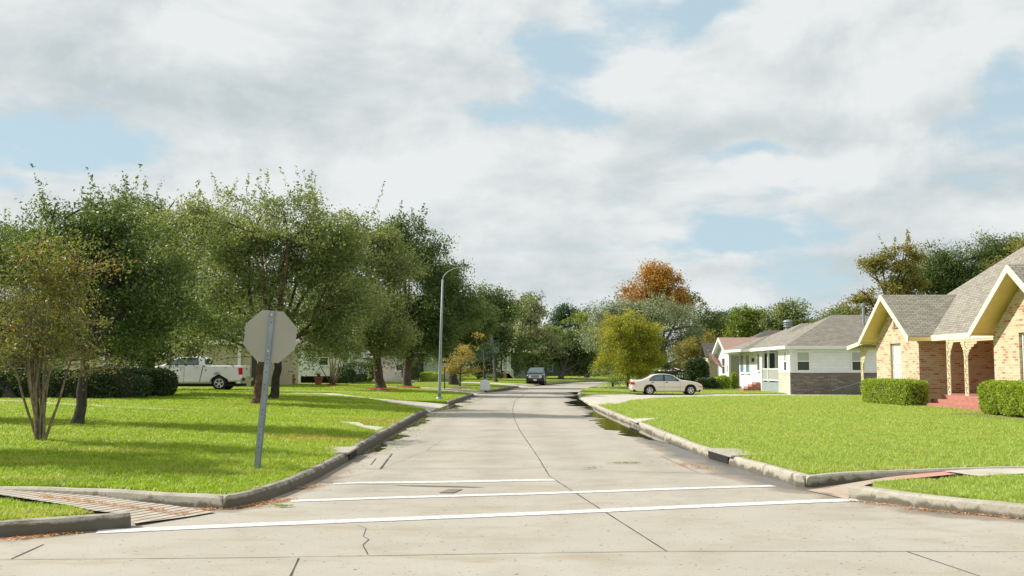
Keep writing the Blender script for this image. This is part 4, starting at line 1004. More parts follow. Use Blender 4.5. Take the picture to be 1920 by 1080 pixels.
def hip_roof(e, x0, x1, y0, y1, ze, ra, rb, mat, fascia='white_paint', fh=.17, soff='white_paint', name='roof', fz=True):
    """ra, rb ridge ends"""
    m = MB(); A = [V3(x0, y0, ze), V3(x1, y0, ze), V3(x1, y1, ze), V3(x0, y1, ze)]; ra = Vector(ra); rb = Vector(rb)
    if abs(ra.x - rb.x) > abs(ra.y - rb.y) or (ra - rb).length < .01: fs = [(0, 1, 5, 4), (1, 2, 5), (2, 3, 4, 5), (3, 0, 4)]
    else: fs = [(0, 1, 4), (1, 2, 5, 4), (2, 3, 5), (3, 0, 4, 5)]
    m.add(A + [ra, rb], fs); rf = fin(m, name, M[mat], e)
    if fz:
        g = MB(); f = .05
        g.box((x0 - .03, y0 - .03, ze - fh), (x1 + .03, y0 + .03, ze + .02)); g.box((x0 - .03, y1 - .03, ze - fh), (x1 + .03, y1 + .03, ze + .02))
        g.box((x0 - .032, y0 + .03, ze - fh), (x0 + .03, y1 - .03, ze + .02)); g.box((x1 - .03, y0 + .03, ze - fh), (x1 + .032, y1 - .03, ze + .02))
        g.box((x0 + .03, y0 + .03, ze - fh + .01), (x1 - .03, y1 - .03, ze - fh + .03)); fo = fin(g, 'fascia', M[fascia], e); fo.parent = rf
    return rf
def gable_x(e, x0, x1, yr, half, zr, ze, mat, trim='white_paint', bw=.2, th=.12, soffit=None):
    """gable roof whose ridge runs along x, gable face at x0"""
    m = MB(); s = MB(); b = MB(); off = 0
    for sg in (-1, 1):
        m.slab([(x0, yr, zr), (x1, yr, zr), (x1, yr + sg * half, ze), (x0, yr + sg * half, ze)], th * .5)
        s.slab([(x0 + .02, yr, zr - th * .5 - .003), (x1, yr, zr - th * .5 - .003), (x1, yr + sg * half * .985, ze - th * .5 + .02), (x0 + .02, yr + sg * half * .985, ze - th * .5 + .02)], .06)
        b.slab([(x0, yr, zr - .005), (x0, yr + sg * (half + .03), ze - .025), (x0, yr + sg * (half + .03), ze - .025 - bw * 1.15), (x0, yr, zr - bw * 1.25)], .045, d=(-1, 0, 0))
        s.box((x0 + .02, yr + sg * half - .02, ze - .19), (x1, yr + sg * half + .03, ze - .03))
    rf = fin(m, 'roof', M[mat], e); so_ = fin(s, 'soffit', M[soffit or trim], e); so_.parent = rf; bo = fin(b, 'bargeboard', M[trim], e); bo.parent = rf
    return rf
EX = (1, 0, 0); EY = (0, 1, 0); NX = (-1, 0, 0); NY = (0, -1, 0)
M['cream_light'] = simple('pale cream trim', (.80, .73, .56), .5, var=.05, scale=2)
M['cream_deep'] = simple('yellow cream soffit', (.85, .66, .27), .5, var=.05, scale=2)

# ------------------------------------------------------------------ buff brick house
bh = empty('brick_house', (17, 40, .2), 0, 'buff and red brick house with steep cream gables and brick steps', 'house')
def bwin(u0, u1, z0, z1): return [(u0, z0), (u1, z0), (u1, z1), (u0, z1)]
wall('wall', bh, (16.8, 46.0, 0), (0, -1, 0), NX, [(0, 0), (4.8, 0), (4.8, 2.86), (2.4, 4.55), (0, 2.86)], [bwin(1.7, 2.9, 1.0, 2.72), bwin(2.15, 2.62, 3.45, 3.95)], M['brick'], .2)
wall('wall', bh, (16.3, 33.75, 0), (0, -1, 0), NX, [(0, 0), (4.75, 0), (4.75, 2.86), (2.37, 4.62), (0, 2.86)], [bwin(1.7, 3.2, 1.0, 2.78), bwin(2.15, 2.6, 3.5, 4.0)], M['brick'], .2)
wb = MB()
wb.box((17.0, 41.2, 0), (20.4, 41.4, 2.86)); wb.box((17.0, 45.8, 0), (20.4, 45.998, 2.86)); wb.box((16.5, 33.55, 0), (20.4, 33.748, 2.86)); wb.box((16.5, 29.0, 0), (20.4, 29.2, 2.86))
wb.box((20.4, 24.6, 0), (30.5, 46.0, 2.85)); wb.box((18.0, 24.6, 0), (20.4, 28.9, 2.85))
fin(wb, 'wall', M['brick'], bh)
for (ox, oy, u0, u1, z0, z1, kw) in ((16.8, 46, 1.72, 2.88, 1.02, 2.70, dict(muntins=2)), (16.8, 46, 2.18, 2.59, 3.48, 3.92, dict(muntins=0)), (16.3, 33.75, 1.72, 3.18, 1.02, 2.76, dict(muntins=3)), (16.3, 33.75, 2.18, 2.57, 3.53, 3.97, dict())):
    window(bh, (ox, oy, 0), (0, -1, 0), NX, u0 + .05, u1 - .05, z0 + .05, z1 - .05, 'pale_blind' if z0 < 3 else 'glass', 'white_paint', .05, True, d=-.13, sill=False, proud=.04, **kw)
for (x, y, u0, u1, z) in ((16.8, 46, 1.6, 3.0, .93), (16.8, 46, 2.08, 2.70, 3.38), (16.3, 33.75, 1.6, 3.3, .93), (16.3, 33.75, 2.08, 2.70, 3.43)):
    bs_ = MB(); obox(bs_, (x, y, 0), (0, -1, 0), NX, (u0, u1), (z, z + .07), (-.10, .05)); fin(bs_, 'sill', M['red_brick'], bh)
hip_roof(bh, 17.15, 31.2, 21, 47.4, 2.95, (24.15, 27.6, 8.55), (24.15, 40.6, 8.55), 'roof', 'cream_light', .2)
sf = MB(); sf.box((17.19, 33.8, 2.745), (20.38, 41.19, 2.76)); fin(sf, 'porch_ceiling', M['cream_deep'], bh)
gable_x(bh, 16.2, 20.4, 43.6, 2.87, 4.86, 2.94, 'roof', 'cream_light', soffit='cream_deep', bw=.2)
gable_x(bh, 15.7, 20.6, 31.38, 2.75, 4.92, 2.94, 'roof', 'cream_light', soffit='cream_deep', bw=.2)
sp = MB(); sp.slab([(16.7, 46.6, 3.05), (20, 46.6, 3.05), (20, 49.5, 2.72), (16.7, 49.5, 2.72)], .05); fin(sp, 'side_porch_roof', M['roof'], bh)
sp = MB(); sp.box((16.66, 49.5, 2.56), (20, 49.56, 2.74)); sp.slab([(16.64, 46.5, 3.04), (16.64, 49.56, 2.72), (16.64, 49.56, 2.54), (16.64, 46.5, 2.86)], .05, d=(1, 0, 0)); fin(sp, 'side_porch_fascia', M['cream_light'], bh)
st = MB(); st.box((16.72, 33.76, 0), (20.38, 39.0, .62)); st.box((17.9, 39.01, 0), (20.38, 41.18, .615)); st.box((16.33, 33.75, 0), (16.718, 39.05, .46)); st.box((15.93, 33.3, 0), (16.328, 39.1, .31)); fin(st, 'porch_steps', M['red_brick'], bh)
def ring(m, c, r, th=.011, n=10, ax='x'):
    pts = [(c[0], c[1] + r * math.cos(2 * math.pi * i / n), c[2] + r * math.sin(2 * math.pi * i / n)) if ax == 'x' else (c[0] + r * math.cos(2 * math.pi * i / n), c[1], c[2] + r * math.sin(2 * math.pi * i / n)) for i in range(n + 1)]
    m.tube(pts, th, 4, cap=False)
def lace_post(x, y, z0, z1, wd=.24):
    m = MB()
    for s_ in (-1, 1): m.box((x - .018, y + s_ * wd / 2 - .018, z0), (x + .018, y + s_ * wd / 2 + .018, z1))
    m.box((x - .02, y - wd / 2, z0), (x + .02, y + wd / 2, z0 + .04))
    z = z0 + .12; k = 0
    while z < z1:
        ring(m, (x, y + .03 * (-1) ** k, z), .065, .016); ring(m, (x, y - .055 * (-1) ** k, z + .09), .038, .014, 8); z += .17; k += 1
    return m
def lace_arc(m, x, y0, y1, zt, drop):
    """scroll fringe hanging under the eave in an arch from y0 to y1"""
    n = max(6, int(abs(y1 - y0) / .075))
    for i in range(n + 1):
        t = i / n; y = y0 + (y1 - y0) * t; dd = .13 + drop * (abs(2 * t - 1)) ** 3.0; k = max(1, int(dd / .10))
        for j in range(k): ring(m, (x, y, zt - .05 - j * .10), .045, .014, 8)
for (y, z0) in ((38.75, .62), (37.25, .62)): fin(lace_post(16.95, y, z0, 2.75), 'iron_post', M['cream_iron'], bh, uv=False)
m = MB(); lace_arc(m, 16.95, 38.6, 37.4, 2.74, .55); fin(m, 'iron_fringe', M['cream_iron'], bh, uv=False)
m = MB(); lace_arc(m, 16.95, 37.1, 33.95, 2.74, .5); fin(m, 'iron_fringe', M['cream_iron'], bh, uv=False)
m = lace_post(17.15, 48.9, .25, 2.6, .26); lace_arc(m, 17.15, 48.7, 46.4, 2.6, .6); fin(m, 'iron_post', M['cream_iron'], bh, uv=False)
sp = MB(); sp.box((17.2, 46.1, 0), (20, 49.3, .32)); fin(sp, 'side_porch_floor', M['concrete_walk'], bh)
vp = MB(); vp.lathe((22.2, 62.0, 0), [(.0, 4.0), (.09, 4.0), (.09, 5.75), (.14, 5.76), (.14, 5.9), (.0, 5.92)], n=10)

# ------------------------------------------------------------------ white house with stone base
wh = empty('white_house', (17.3, 62, .2), 0, 'white sided bungalow with shaded stacked stone base and small railed porch', 'house')
m = MB(); m.box((17.3, 62, 1.38), (27, 64.6, 2.95)); m.box((18.9, 64.6, 0), (27, 69.3, 2.95)); m.box((17.3, 69.3, 0), (27, 76, 2.95)); fin(m, 'wall', M['white_siding'], wh)
m = MB(); m.box((17.27, 61.93, 0), (27.03, 62.1, 1.36)); fin(m, 'stone_base', M['stone'], wh)
m = MB(); m.box((17.23, 61.96, 0), (17.3, 64.65, 1.36)); fin(m, 'stone_base', M['sunlit_pale_stone'], wh)
m = MB(); m.box((17.2, 61.88, 1.36), (27.08, 61.999, 1.43)); m.box((17.2, 62, 1.36), (17.299, 64.66, 1.43)); m.box((17.24, 61.96, 1.43), (17.40, 61.998, 2.83)); m.box((17.26, 62.0, 1.43), (17.298, 62.14, 2.83)); m.box((17.26, 64.5, 1.43), (17.298, 64.64, 2.83)); fin(m, 'trim', M['white_paint'], wh)
window(wh, (17.3, 62, 0), EX, NY, .42, 1.14, 1.52, 2.62, 'glass', upper='blind', fw=.08)
window(wh, (17.3, 62, 0), EX, NY, 3.82, 4.55, 1.52, 2.62, 'glass', upper='blind', fw=.08)
window(wh, (17.3, 62, 0), EX, NY, 6.4, 7.2, 1.52, 2.62, 'glass', upper='blind', fw=.08)
window(wh, (17.3, 64.6, 0), (0, -1, 0), NX, 1.2, 1.75, 1.5, 2.62, 'glass', upper='blind', fw=.08)
window(wh, (17.3, 76, 0), (0, -1, 0), NX, .5, 1.5, 1.35, 2.6, 'teal_glass', fw=.1, mid=False); window(wh, (17.3, 76, 0), (0, -1, 0), NX, 2.3, 3.3, 1.35, 2.6, 'teal_glass', fw=.1, mid=False)
m = MB(); obox(m, (17.3, 69.3, 0), EX, NY, (.22, .92), (.72, 2.66), (.0, .05)); o = fin(m, 'door', M['door_dark'], wh); 
m = MB(); obox(m, (17.3, 69.3, 0), EX, NY, (.82, .87), (1.6, 1.72), (.05, .09)); h = fin(m, 'handle', M['chrome'], wh); h.parent = o
m = MB(); obox(m, (17.3, 69.3, 0), EX, NY, (.12, .215), (.72, 2.78), (.0, .07)); obox(m, (17.3, 69.3, 0), EX, NY, (.925, 1.02), (.72, 2.78), (.0, .07)); obox(m, (17.3, 69.3, 0), EX, NY, (.215, .925), (2.67, 2.78), (.0, .07)); fin(m, 'door_frame', M['white_paint'], wh)
window(wh, (17.3, 76, 0), (0, -1, 0), NX, 5.7, 6.3, 1.5, 2.62, 'glass', fw=.07, mid=False)
m = MB(); m.box((17.32, 64.66, 0), (18.9, 69.3, .70)); fin(m, 'porch_floor', simple('blue grey porch base', (.26, .31, .33), .8, var=.1), wh)
for y in (64.8, 67.6, 69.2): m = MB(); m.box((17.3, y - .06, .7), (17.42, y + .06, 2.85)); fin(m, 'porch_post', M['white_paint'], wh)
m = MB(); m.box((17.33, 64.86, 1.55), (17.40, 69.1, 1.62)); m.box((17.33, 64.86, .80), (17.40, 69.1, .86))
y = 65.0
while y < 69.0: m.box((17.345, y, .86), (17.385, y + .05, 1.55)); y += .17
fin(m, 'porch_railing', M['white_paint'], wh)
m = MB()
for k in range(4): m.box((17.0 - .3 * k, 69.6, 0), (17.3 - .3 * k - .002, 70.9, .66 - .15 * k))
fin(m, 'front_steps', M['red_brick'], wh)
m = MB(); obox(m, (17.3, 71.4, 0), (0, -1, 0), NX, (-.02, .08), (2.1, 2.35), (.02, .16)); fin(m, 'wall_lamp', M['plastic'], wh)
m = MB(); m.tube([(21.2, 61.9, .1), (22.9, 61.4, 1.15)], .02, 5); m.tube([(19.6, 61.3, .28), (22.8, 60.8, 1.25)], .022, 5); fin(m, 'handrail', M['metal'], wh)
hip_roof(wh, 16.85, 27.5, 61.5, 70.2, 3.0, (21.2, 65.8, 5.15), (23.2, 65.8, 5.15), 'roof_grey')
hip_roof(wh, 16.84, 27.4, 66.0, 76.5, 2.98, (20.8, 71.4, 4.85), (23.8, 71.4, 4.85), 'roof_grey')
hip_roof(wh, 16.2, 22.4, 70.6, 76.8, 2.97, (18.9, 73.7, 4.05), (20.2, 73.7, 4.05), 'roof_grey')
m = MB(); m.lathe((20.1, 72.5, 0), [(0, 4.2), (.22, 4.2), (.22, 4.62), (.34, 4.63), (.34, 4.7), (.27, 4.72), (.27, 4.80), (.34, 4.81), (.34, 4.88), (.27, 4.9), (.27, 4.98), (.36, 4.99), (.30, 5.10), (0, 5.16)], n=14); fin(m, 'roof_vent', M['metal'], wh, uv=False, smooth=False)
m = MB(); m.lathe((22.75, 64.4, 0), [(0, 4.0), (.09, 4.0), (.09, 5.62), (.14, 5.63), (.14, 5.8), (0, 5.84)], n=10); fin(m, 'vent_pipe', M['metal'], wh, uv=False)

# cottage with pinkish roof
ph = empty('cottage', (17, 78.2, .2), 0, 'grey sided cottage with faded pinkish red shingle roof left of the white bungalow', 'house')
wall('wall', ph, (17, 82.2, 0), (0, -1, 0), NX, [(0, 0), (4, 0), (4, 2.85), (2, 4.0), (0, 2.85)], [], M['white_siding'])
m = MB(); m.box((17.14, 78.2, 0), (29, 82.2, 2.85)); fin(m, 'wall', M['grey_siding'], ph)
m = MB(); m.box((16.97, 78.16, 0), (17.13, 78.198, 2.85)); m.box((17, 78.1, 2.6), (24, 78.19, 2.85)); fin(m, 'trim', M['white_paint'], ph)
window(ph, (17, 82.2, 0), (0, -1, 0), NX, 1.6, 2.5, 1.2, 2.4, 'glass', fw=.08)
gable_x(ph, 16.6, 27, 80.2, 2.35, 4.1, 2.95, 'roof_pink')
hip_roof(ph, 19, 31, 79, 89, 2.96, (23.2, 84, 4.95), (26, 84, 4.95), 'roof_pink')
# grey shingled cottage with flag
gh = empty('cottage', (16.8, 85.5, .2), 0, 'beige sided cottage with dark grey shingle roof and muntined window behind the flag', 'house')
m = MB(); m.box((16.8, 85.5, 0), (28, 87.6, 2.55)); fin(m, 'wall', M['beige_siding'], gh)
m = MB(); m.box((16.76, 85.45, 0), (16.92, 85.499, 2.55)); m.box((16.93, 85.45, 2.3), (22, 85.499, 2.55)); fin(m, 'trim', M['white_paint'], gh)
window(gh, (16.8, 85.5, 0), EX, NY, .85, 1.75, 1.1, 2.2, 'teal_glass', fw=.08, muntins=2)
m = MB(); m.slab([(16.5, 85.1, 2.6), (28, 85.1, 2.6), (28, 86.6, 3.8), (16.5, 86.6, 3.8)], .1); m.slab([(16.5, 88.0, 2.6), (28, 88.0, 2.6), (28, 86.6, 3.8), (16.5, 86.6, 3.8)], .1); fin(m, 'roof', M['roof_dark'], gh)
hip_roof(gh, 20, 30, 90, 98, 3.2, (24, 94, 5.2), (26, 94, 5.2), 'roof_dark')

# flag on an angled staff at the pink-roofed cottage
fl = empty('flag', (16.9, 80.5, 2.0), 0, 'striped flag on an angled white staff at the corner of the pink-roofed cottage', 'flag')
p0 = Vector(WP(1356, 682, 79.2)); p1 = Vector(WP(1327, 657, 79.2)); fl.location = p0
m = MB(); m.tube([p0, p1], .02, 6); fin(m, 'staff', M['white_paint'], fl, uv=False)
m = MB(); n = 13; ax = (p1 - p0)
for i in range(n):
    for j in range(8):
        def fp(a, b):
            q = p0 + ax * (.30 + .68 * b); drop = .80 * a * (1 - .25 * b); return q + Vector((.05 + .35 * a * (1 - b) + .03 * math.sin(9 * b), -.04 * math.sin(7 * b + 4 * a), -drop))
        mi = (0 if i % 2 == 0 else 1)
        if i < 3 and j > 6: mi = 2
        m.add([fp(i / n, j / 8), fp(i / n, (j + 1) / 8), fp((i + 1) / n, (j + 1) / 8), fp((i + 1) / n, j / 8)], [(0, 1, 2, 3)], mi)
fin(m, 'cloth', [M['flag_red'], M['flag_white'], M['flag_blue']], fl, uv=False)

# ------------------------------------------------------------------ houses on the left
def yz(px, Y): return WP(px, 690, Y).x
h1 = empty('beige_house', (-22, 64, .45), 0, 'beige lap sided house behind the white pickup truck', 'house')
xa, xb = yz(120, 64), yz(497, 64)
m = MB(); m.box((xa, 64, .2), (xb, 74, 3.3)); fin(m, 'wall', M['beige_siding'], h1)
m = MB()
for px in (449, 486): x = yz(px, 63.9); m.box((x - .1, 63.8, .2), (x + .1, 63.99, 3.3))
m.box((xa, 63.85, 3.1), (xb, 63.99, 3.35)); fin(m, 'trim', M['white_paint'], h1)
m = MB(); m.box((yz(472, 64), 63.93, .5), (yz(483, 64), 63.98, 2.5)); fin(m, 'door', M['door_dark'], h1)
window(h1, (0, 64, 0), EX, NY, yz(196, 64), yz(212, 64), 1.3, 2.6, 'glass', fw=.1)
hip_roof(h1, xa - .5, xb + .4, 63.5, 74.5, 3.35, (xa + 5, 69, 5.6), (xb - 5, 69, 5.6), 'roof_grey')
fc = empty('wooden_fence', (yz(530, 74), 74, .45), 0, 'weathered wooden board fence between the beige house and the white house', 'fence')
m = MB(); x = yz(503, 74)
while x < yz(552, 74): m.box((x, 74, .4), (x + .135, 74.03, 2.5)); x += .145
fin(m, 'board_panel', M['wood'], fc); m = MB(); m.box((yz(546, 74), 73.85, .4), (yz(549.5, 74), 73.98, 2.9)); fin(m, 'post', M['white_paint'], fc)
h2 = empty('white_house', (yz(610, 80), 80, .5), 0, 'white raised house with dark crawlspace behind the terracotta pots', 'house')
xa, xb = yz(555, 80), yz(658, 80)
m = MB(); m.box((xa, 80, 1.15), (xb, 90, 3.6)); fin(m, 'wall', M['white_siding'], h2)
m = MB(); m.box((xa + .2, 80.3, .3), (xb, 89, 1.12)); fin(m, 'crawlspace', M['dark'], h2)
m = MB(); m.box((xa, 79.9, 1.0), (xb, 79.998, 1.2))
for px in (556, 563, 640, 655): m.box((yz(px, 80) - .07, 79.85, .4), (yz(px, 80) + .07, 79.99, 3.5 if px != 563 else 1.0))
fin(m, 'trim', M['white_paint'], h2)
window(h2, (0, 80, 0), EX, NY, yz(600, 80), yz(615, 80), 1.9, 3.1, 'glass'); window(h2, (0, 80, 0), EX, NY, yz(643, 80), yz(651, 80), 1.5, 2.6, 'glass')
hip_roof(h2, xa - .4, xb + .4, 79.5, 90.4, 3.6, (xa + 1.5, 85, 5.4), (xb - 1.5, 85, 5.4), 'roof_grey')
h3 = empty('cream_house', (yz(750, 95), 95, .5), 0, 'cream sided house seen past the mulched tree trunks left of the lamp', 'house')
xa, xb = yz(700, 95), yz(784, 95)
m = MB(); m.box((xa, 95, .3), (xb, 105, 2.95)); fin(m, 'wall', M['pale_siding'], h3)
window(h3, (0, 95, 0), EX, NY, yz(743, 95), yz(757, 95), 1.45, 2.65, 'glass', upper='blind', fw=.1)
m = MB(); m.box((xb, 94.9, .3), (xb + .5, 95.3, 3.0)); fin(m, 'trim', M['bark_dark'], h3)
hip_roof(h3, xa - .5, xb + .9, 94.3, 105.5, 3.0, (xa + 3, 100, 4.6), (xb - 3, 100, 4.6), 'roof_dark', 'bark_dark')
g3 = empty('garage', (yz(845, 108), 108, .5), 0, 'pale blue grey garage seen between the lamp and the tan young tree', 'garage')
m = MB(); m.box((yz(790, 110), 110, .3), (yz(858, 110), 118, 3.1)); fin(m, 'wall', M['sage_siding'], g3)
m = MB(); m.box((yz(834, 110), 109.93, .4), (yz(856, 110), 109.999, 2.3)); fin(m, 'garage_door', M['white_siding'], g3)
hip_roof(g3, yz(785, 110), yz(862, 110), 109.6, 118.4, 3.1, (yz(800, 110), 114, 4.4), (yz(845, 110), 114, 4.4), 'roof_dark')
h4 = empty('sage_house', (yz(940, 122), 122, .5), 0, 'pale sage house with white railed stairs left of the dark four by four', 'house')
m = MB(); m.box((yz(912, 122), 122, .3), (yz(958, 122), 130, 3.6)); m.box((yz(958, 122), 124, .3), (yz(992, 122), 130, 3.4)); fin(m, 'wall', M['sage_siding'], h4)
window(h4, (0, 122, 0), EX, NY, yz(925, 122), yz(931, 122), 1.5, 3.2, 'glass', fw=.12); window(h4, (0, 122, 0), EX, NY, yz(944, 122), yz(951, 122), 1.5, 3.0, 'blind', fw=.12)
window(h4, (0, 124, 0), EX, NY, yz(975, 124), yz(979, 124), 1.3, 2.8, 'glass', fw=.1)
m = MB(); m.box((yz(932, 121), 120.8, .3), (yz(950, 121), 121.99, 1.1)); fin(m, 'porch_base', M['red_brick'], h4)
m = MB()
for i in range(6):
    t = i / 5; x = yz(952 + 10 * t, 121); z = 1.15 - .75 * t; m.box((x - .25, 120.9, .3), (x + .25, 121.6, z))
    m.bar((x, 120.85, z), (x, 120.85, z + .9), .06, .06)
m.bar((yz(952, 121), 120.85, 2.05), (yz(962, 121), 120.85, 1.3), .07, .07); m.bar((yz(952, 121), 120.85, 1.6), (yz(962, 121), 120.85, .85), .05, .05)
fin(m, 'stairs', M['white_paint'], h4)
hip_roof(h4, yz(908, 122), yz(996, 122), 121.5, 130.5, 3.7, (yz(930, 122), 126, 5.4), (yz(970, 122), 126, 5.4), 'roof_grey')
h5 = empty('dull_green_house', (yz(1060, 150), 150, .5), 0, 'dim green house with pale porch columns in the trees beyond the road bend', 'house')
m = MB(); m.box((yz(992, 150), 150, .3), (yz(1125, 150), 158, 3.5)); fin(m, 'wall', M['green_siding'], h5)
m = MB()
for px in (1057, 1071, 1082, 1107, 1112): m.box((yz(px, 150) - .12, 149.8, .3), (yz(px, 150) + .12, 149.99, 3.4))
fin(m, 'column', M['sage_siding'], h5)
window(h5, (0, 150, 0), EX, NY, yz(1028, 150), yz(1036, 150), 1.2, 2.8, 'teal_glass'); window(h5, (0, 150, 0), EX, NY, yz(1062, 150), yz(1068, 150), 1.6, 2.9, 'teal_glass')
hip_roof(h5, yz(988, 150), yz(1130, 150), 149, 159, 3.5, (yz(1010, 150), 154, 5.2), (yz(1100, 150), 154, 5.2), 'roof_dark', 'bark_dark')

# ------------------------------------------------------------------ vehicles
def arch(cx, r, zc, z0, n=9):
    """wheel arch from right to left, points of the sill profile"""
    a0 = math.asin((z0 - zc) / r); out = []
    for i in range(n + 1):
        a = a0 + (math.pi - 2 * a0) * i / n; out.append((cx + r * math.cos(a), zc + r * math.sin(a)))
    return out
def vehicle(name, prof, hw, belt, tumble, paint, label, cat, L, wheels, wr, group=None, side_patch=(), top_patch=(), end_taper=.13):
    """prof: closed side outline, x forward, anticlockwise. body skin follows W(x,z)"""
    e = empty(name, (0, 0, 0), 0, label, cat, group)
    P2 = [Vector(p) for p in prof]; dens = []
    for a, b in zip(P2, P2[1:] + P2[:1]):
        k = max(1, int((b - a).length / .09)); dens += [a + (b - a) * i / k for i in range(k)]
    xm = L / 2
    def W(x, z):
        w_ = hw - max(0, z - belt) * tumble - max(0, abs(x - xm) - xm * .62) ** 2 * end_taper * 2.2 - max(0, .42 - z) * .16 - max(0, z - .62) * .05
        return w_ + .018 * math.exp(-((z - .66) / .05) ** 2)
    pl = [(p.x, p.y) for p in dens]; n = len(dens)
    area = sum(pl[i][0] * pl[(i + 1) % n][1] - pl[(i + 1) % n][0] * pl[i][1] for i in range(n)); sg = 1 if area > 0 else -1
    ins = []
    for i, p in enumerate(dens):
        t = (dens[(i + 1) % n] - dens[i - 1]).normalized(); nn = Vector((-t.y, t.x)) * sg
        ins += [p + nn * .02, p + nn * .06]
    g = [Vector((x, z)) for x in np.arange(-.2, L + .2, .09) for z in np.arange(.1, 2.0, .08)]
    allp = ins + g; P = np.array([(v.x, v.y) for v in allp]); dd = seg_dist(P, [Vector((p.x, p.y, 0)) for p in dens] + [Vector((dens[0].x, dens[0].y, 0))])
    ok = inside(P, pl) & (dd > .015); allp = [v for v, k in zip(allp, ok) if k]
    ov, oe, of, _, _, _ = delaunay_2d_cdt(dens + allp, [(i, (i + 1) % n) for i in range(n)], [], 0, 1e-5)
    V2 = np.array([(v.x, v.y) for v in ov]); T = [f for f in of if inside([V2[list(f)].mean(0)], pl)[0]]
    db = seg_dist(V2, [Vector((p.x, p.y, 0)) for p in dens] + [Vector((dens[0].x, dens[0].y, 0))])
    m = MB(); nv = len(V2)
    ww = [W(x, z) - (.055 * (1 - min(1, d_ / .06)) ** 2) for (x, z), d_ in zip(V2, db)]
    m.add([(x, -w_, z) for (x, z), w_ in zip(V2, ww)] + [(x, w_, z) for (x, z), w_ in zip(V2, ww)], [tuple(f) for f in T] + [tuple(i + nv for i in f[::-1]) for f in T])
    E = {}
    for f in T:
        for i in range(len(f)): E[(f[i], f[(i + 1) % len(f)])] = 1
    bd = [q for q in E if (q[1], q[0]) not in E]; m.f += [(a, b, b + nv, a + nv) for a, b in bd]; m.m += [0] * len(bd)
    body = m.build('body', paint, e, smooth=True, uv=False)
    mod = body.modifiers.new('ws', 'EDGE_SPLIT'); mod.split_angle = R(48)
    for (nm, pts, mt, off, par) in side_patch:
        for s_ in (-1, 1):
            q = MB(); pp = [Vector(p) for p in pts]; kk = len(pp)
            # fan with subdivided edges follows the skin
            ed = []
            for a, b in zip(pp, pp[1:] + pp[:1]):
                c_ = max(1, int((b - a).length / .12)); ed += [a + (b - a) * i / c_ for i in range(c_)]
            cen = sum(ed, Vector((0, 0))) / len(ed)
            S = lambda p, o_: (p.x, s_ * (W(p.x, p.y) + o_), p.y)
            rings = [[S(p, off) for p in ed], [S(cen.lerp(p, .5), off) for p in ed]]; k = len(ed)
            q.add(rings[0] + rings[1] + [S(cen, off)] + [S(p, -.02) for p in ed], [(i, (i + 1) % k, k + (i + 1) % k, k + i) for i in range(k)] + [(k + i, k + (i + 1) % k, 2 * k) for i in range(k)] + [(i, (i + 1) % k, 2 * k + 1 + (i + 1) % k, 2 * k + 1 + i) for i in range(k)])
            q.build(nm, mt, e, smooth=False, uv=False)
    for (nm, a, b, w0, w1, mt, off) in top_patch:     # a,b points of the outline, w0,w1 half widths
        a = Vector(a); b = Vector(b); t = (b - a).normalized(); nn = Vector((-t.y, t.x)); 
        if nn.y < 0: nn = -nn
        q = MB(); A = a + nn * off; B = b + nn * off
        q.slab([(A.x, -w0, A.y), (A.x, w0, A.y), (B.x, w1, B.y), (B.x, -w1, B.y)], .03, d=(-nn.x, 0, -nn.y)); q.build(nm, mt, e, uv=False)
    for cx in wheels:
        for s_ in (-1, 1):
            y = s_ * (hw - .13); hub = MB(); hub.lathe((cx, y, wr), [(0, s_ * .02), (wr * .64, s_ * .02), (wr * .64, -s_ * .08), (0, -s_ * .08)], 'y', 20); wo = hub.build('wheel', M['plastic'], e, uv=False)
            ty = MB(); ty.lathe((cx, y, wr), [(wr * .63, s_ * .085), (wr * .70, s_ * .105), (wr * .93, s_ * .10), (wr, s_ * .06), (wr, -s_ * .08), (wr * .9, -s_ * .11), (wr * .63, -s_ * .11), (wr * .63, s_ * .085)], 'y', 28); ty.build('tyre', M['rubber'], wo, smooth=True, uv=False)
            rm = MB(); rm.lathe((cx, y, wr), [(wr * .66, s_ * .10), (wr * .66, s_ * .06), (wr * .57, s_ * .05), (wr * .57, s_ * .09), (wr * .66, s_ * .10)], 'y', 28)
            rm.lathe((cx, y, wr), [(0, s_ * .09), (wr * .15, s_ * .085), (wr * .17, s_ * .03), (0, s_ * .03)], 'y', 12)
            for k in range(5):
                an = 2 * math.pi * k / 5 + .3; c_, sn = math.cos(an), math.sin(an); px_, pz_ = -sn, c_
                def rp(r_, s2, yy): return (cx + c_ * r_ + px_ * s2, y + s_ * yy, wr + sn * r_ + pz_ * s2)
                rm.add([rp(wr * .1, -.028, .085), rp(wr * .1, .028, .085), rp(wr * .6, .042, .075), rp(wr * .6, -.042, .075), rp(wr * .1, -.028, .04), rp(wr * .1, .028, .04), rp(wr * .6, .042, .03), rp(wr * .6, -.042, .03)],
                       [(0, 1, 2, 3), (4, 7, 6, 5), (0, 4, 5, 1), (1, 5, 6, 2), (2, 6, 7, 3), (3, 7, 4, 0)])
            rm.build('rim', M['alloy'], wo, uv=False)
    us = MB(); us.box((.15, -hw * .86, .20), (L - .2, hw * .86, .34))
    for cx in wheels: us.box((cx - wr * 1.2, -hw * .80, .2), (cx + wr * 1.2, hw * .80, wr * 2.1))
    us.build('underbody', M['dark'], e, uv=False)
    return e, W
def xbox(e, nm, mt, *bx, bevel=.0):
    m = MB()
    for b in bx: m.box(*b)
    return m.build(nm, mt, e, uv=False, bevel=bevel)
def mirrors(e, x, z, hw, mt):
    for s_ in (-1, 1): xbox(e, 'mirror', mt, ((x - .05, s_ * (hw - .06), z - .03), (x + .07, s_ * (hw + .13), z + .09)), bevel=.02)
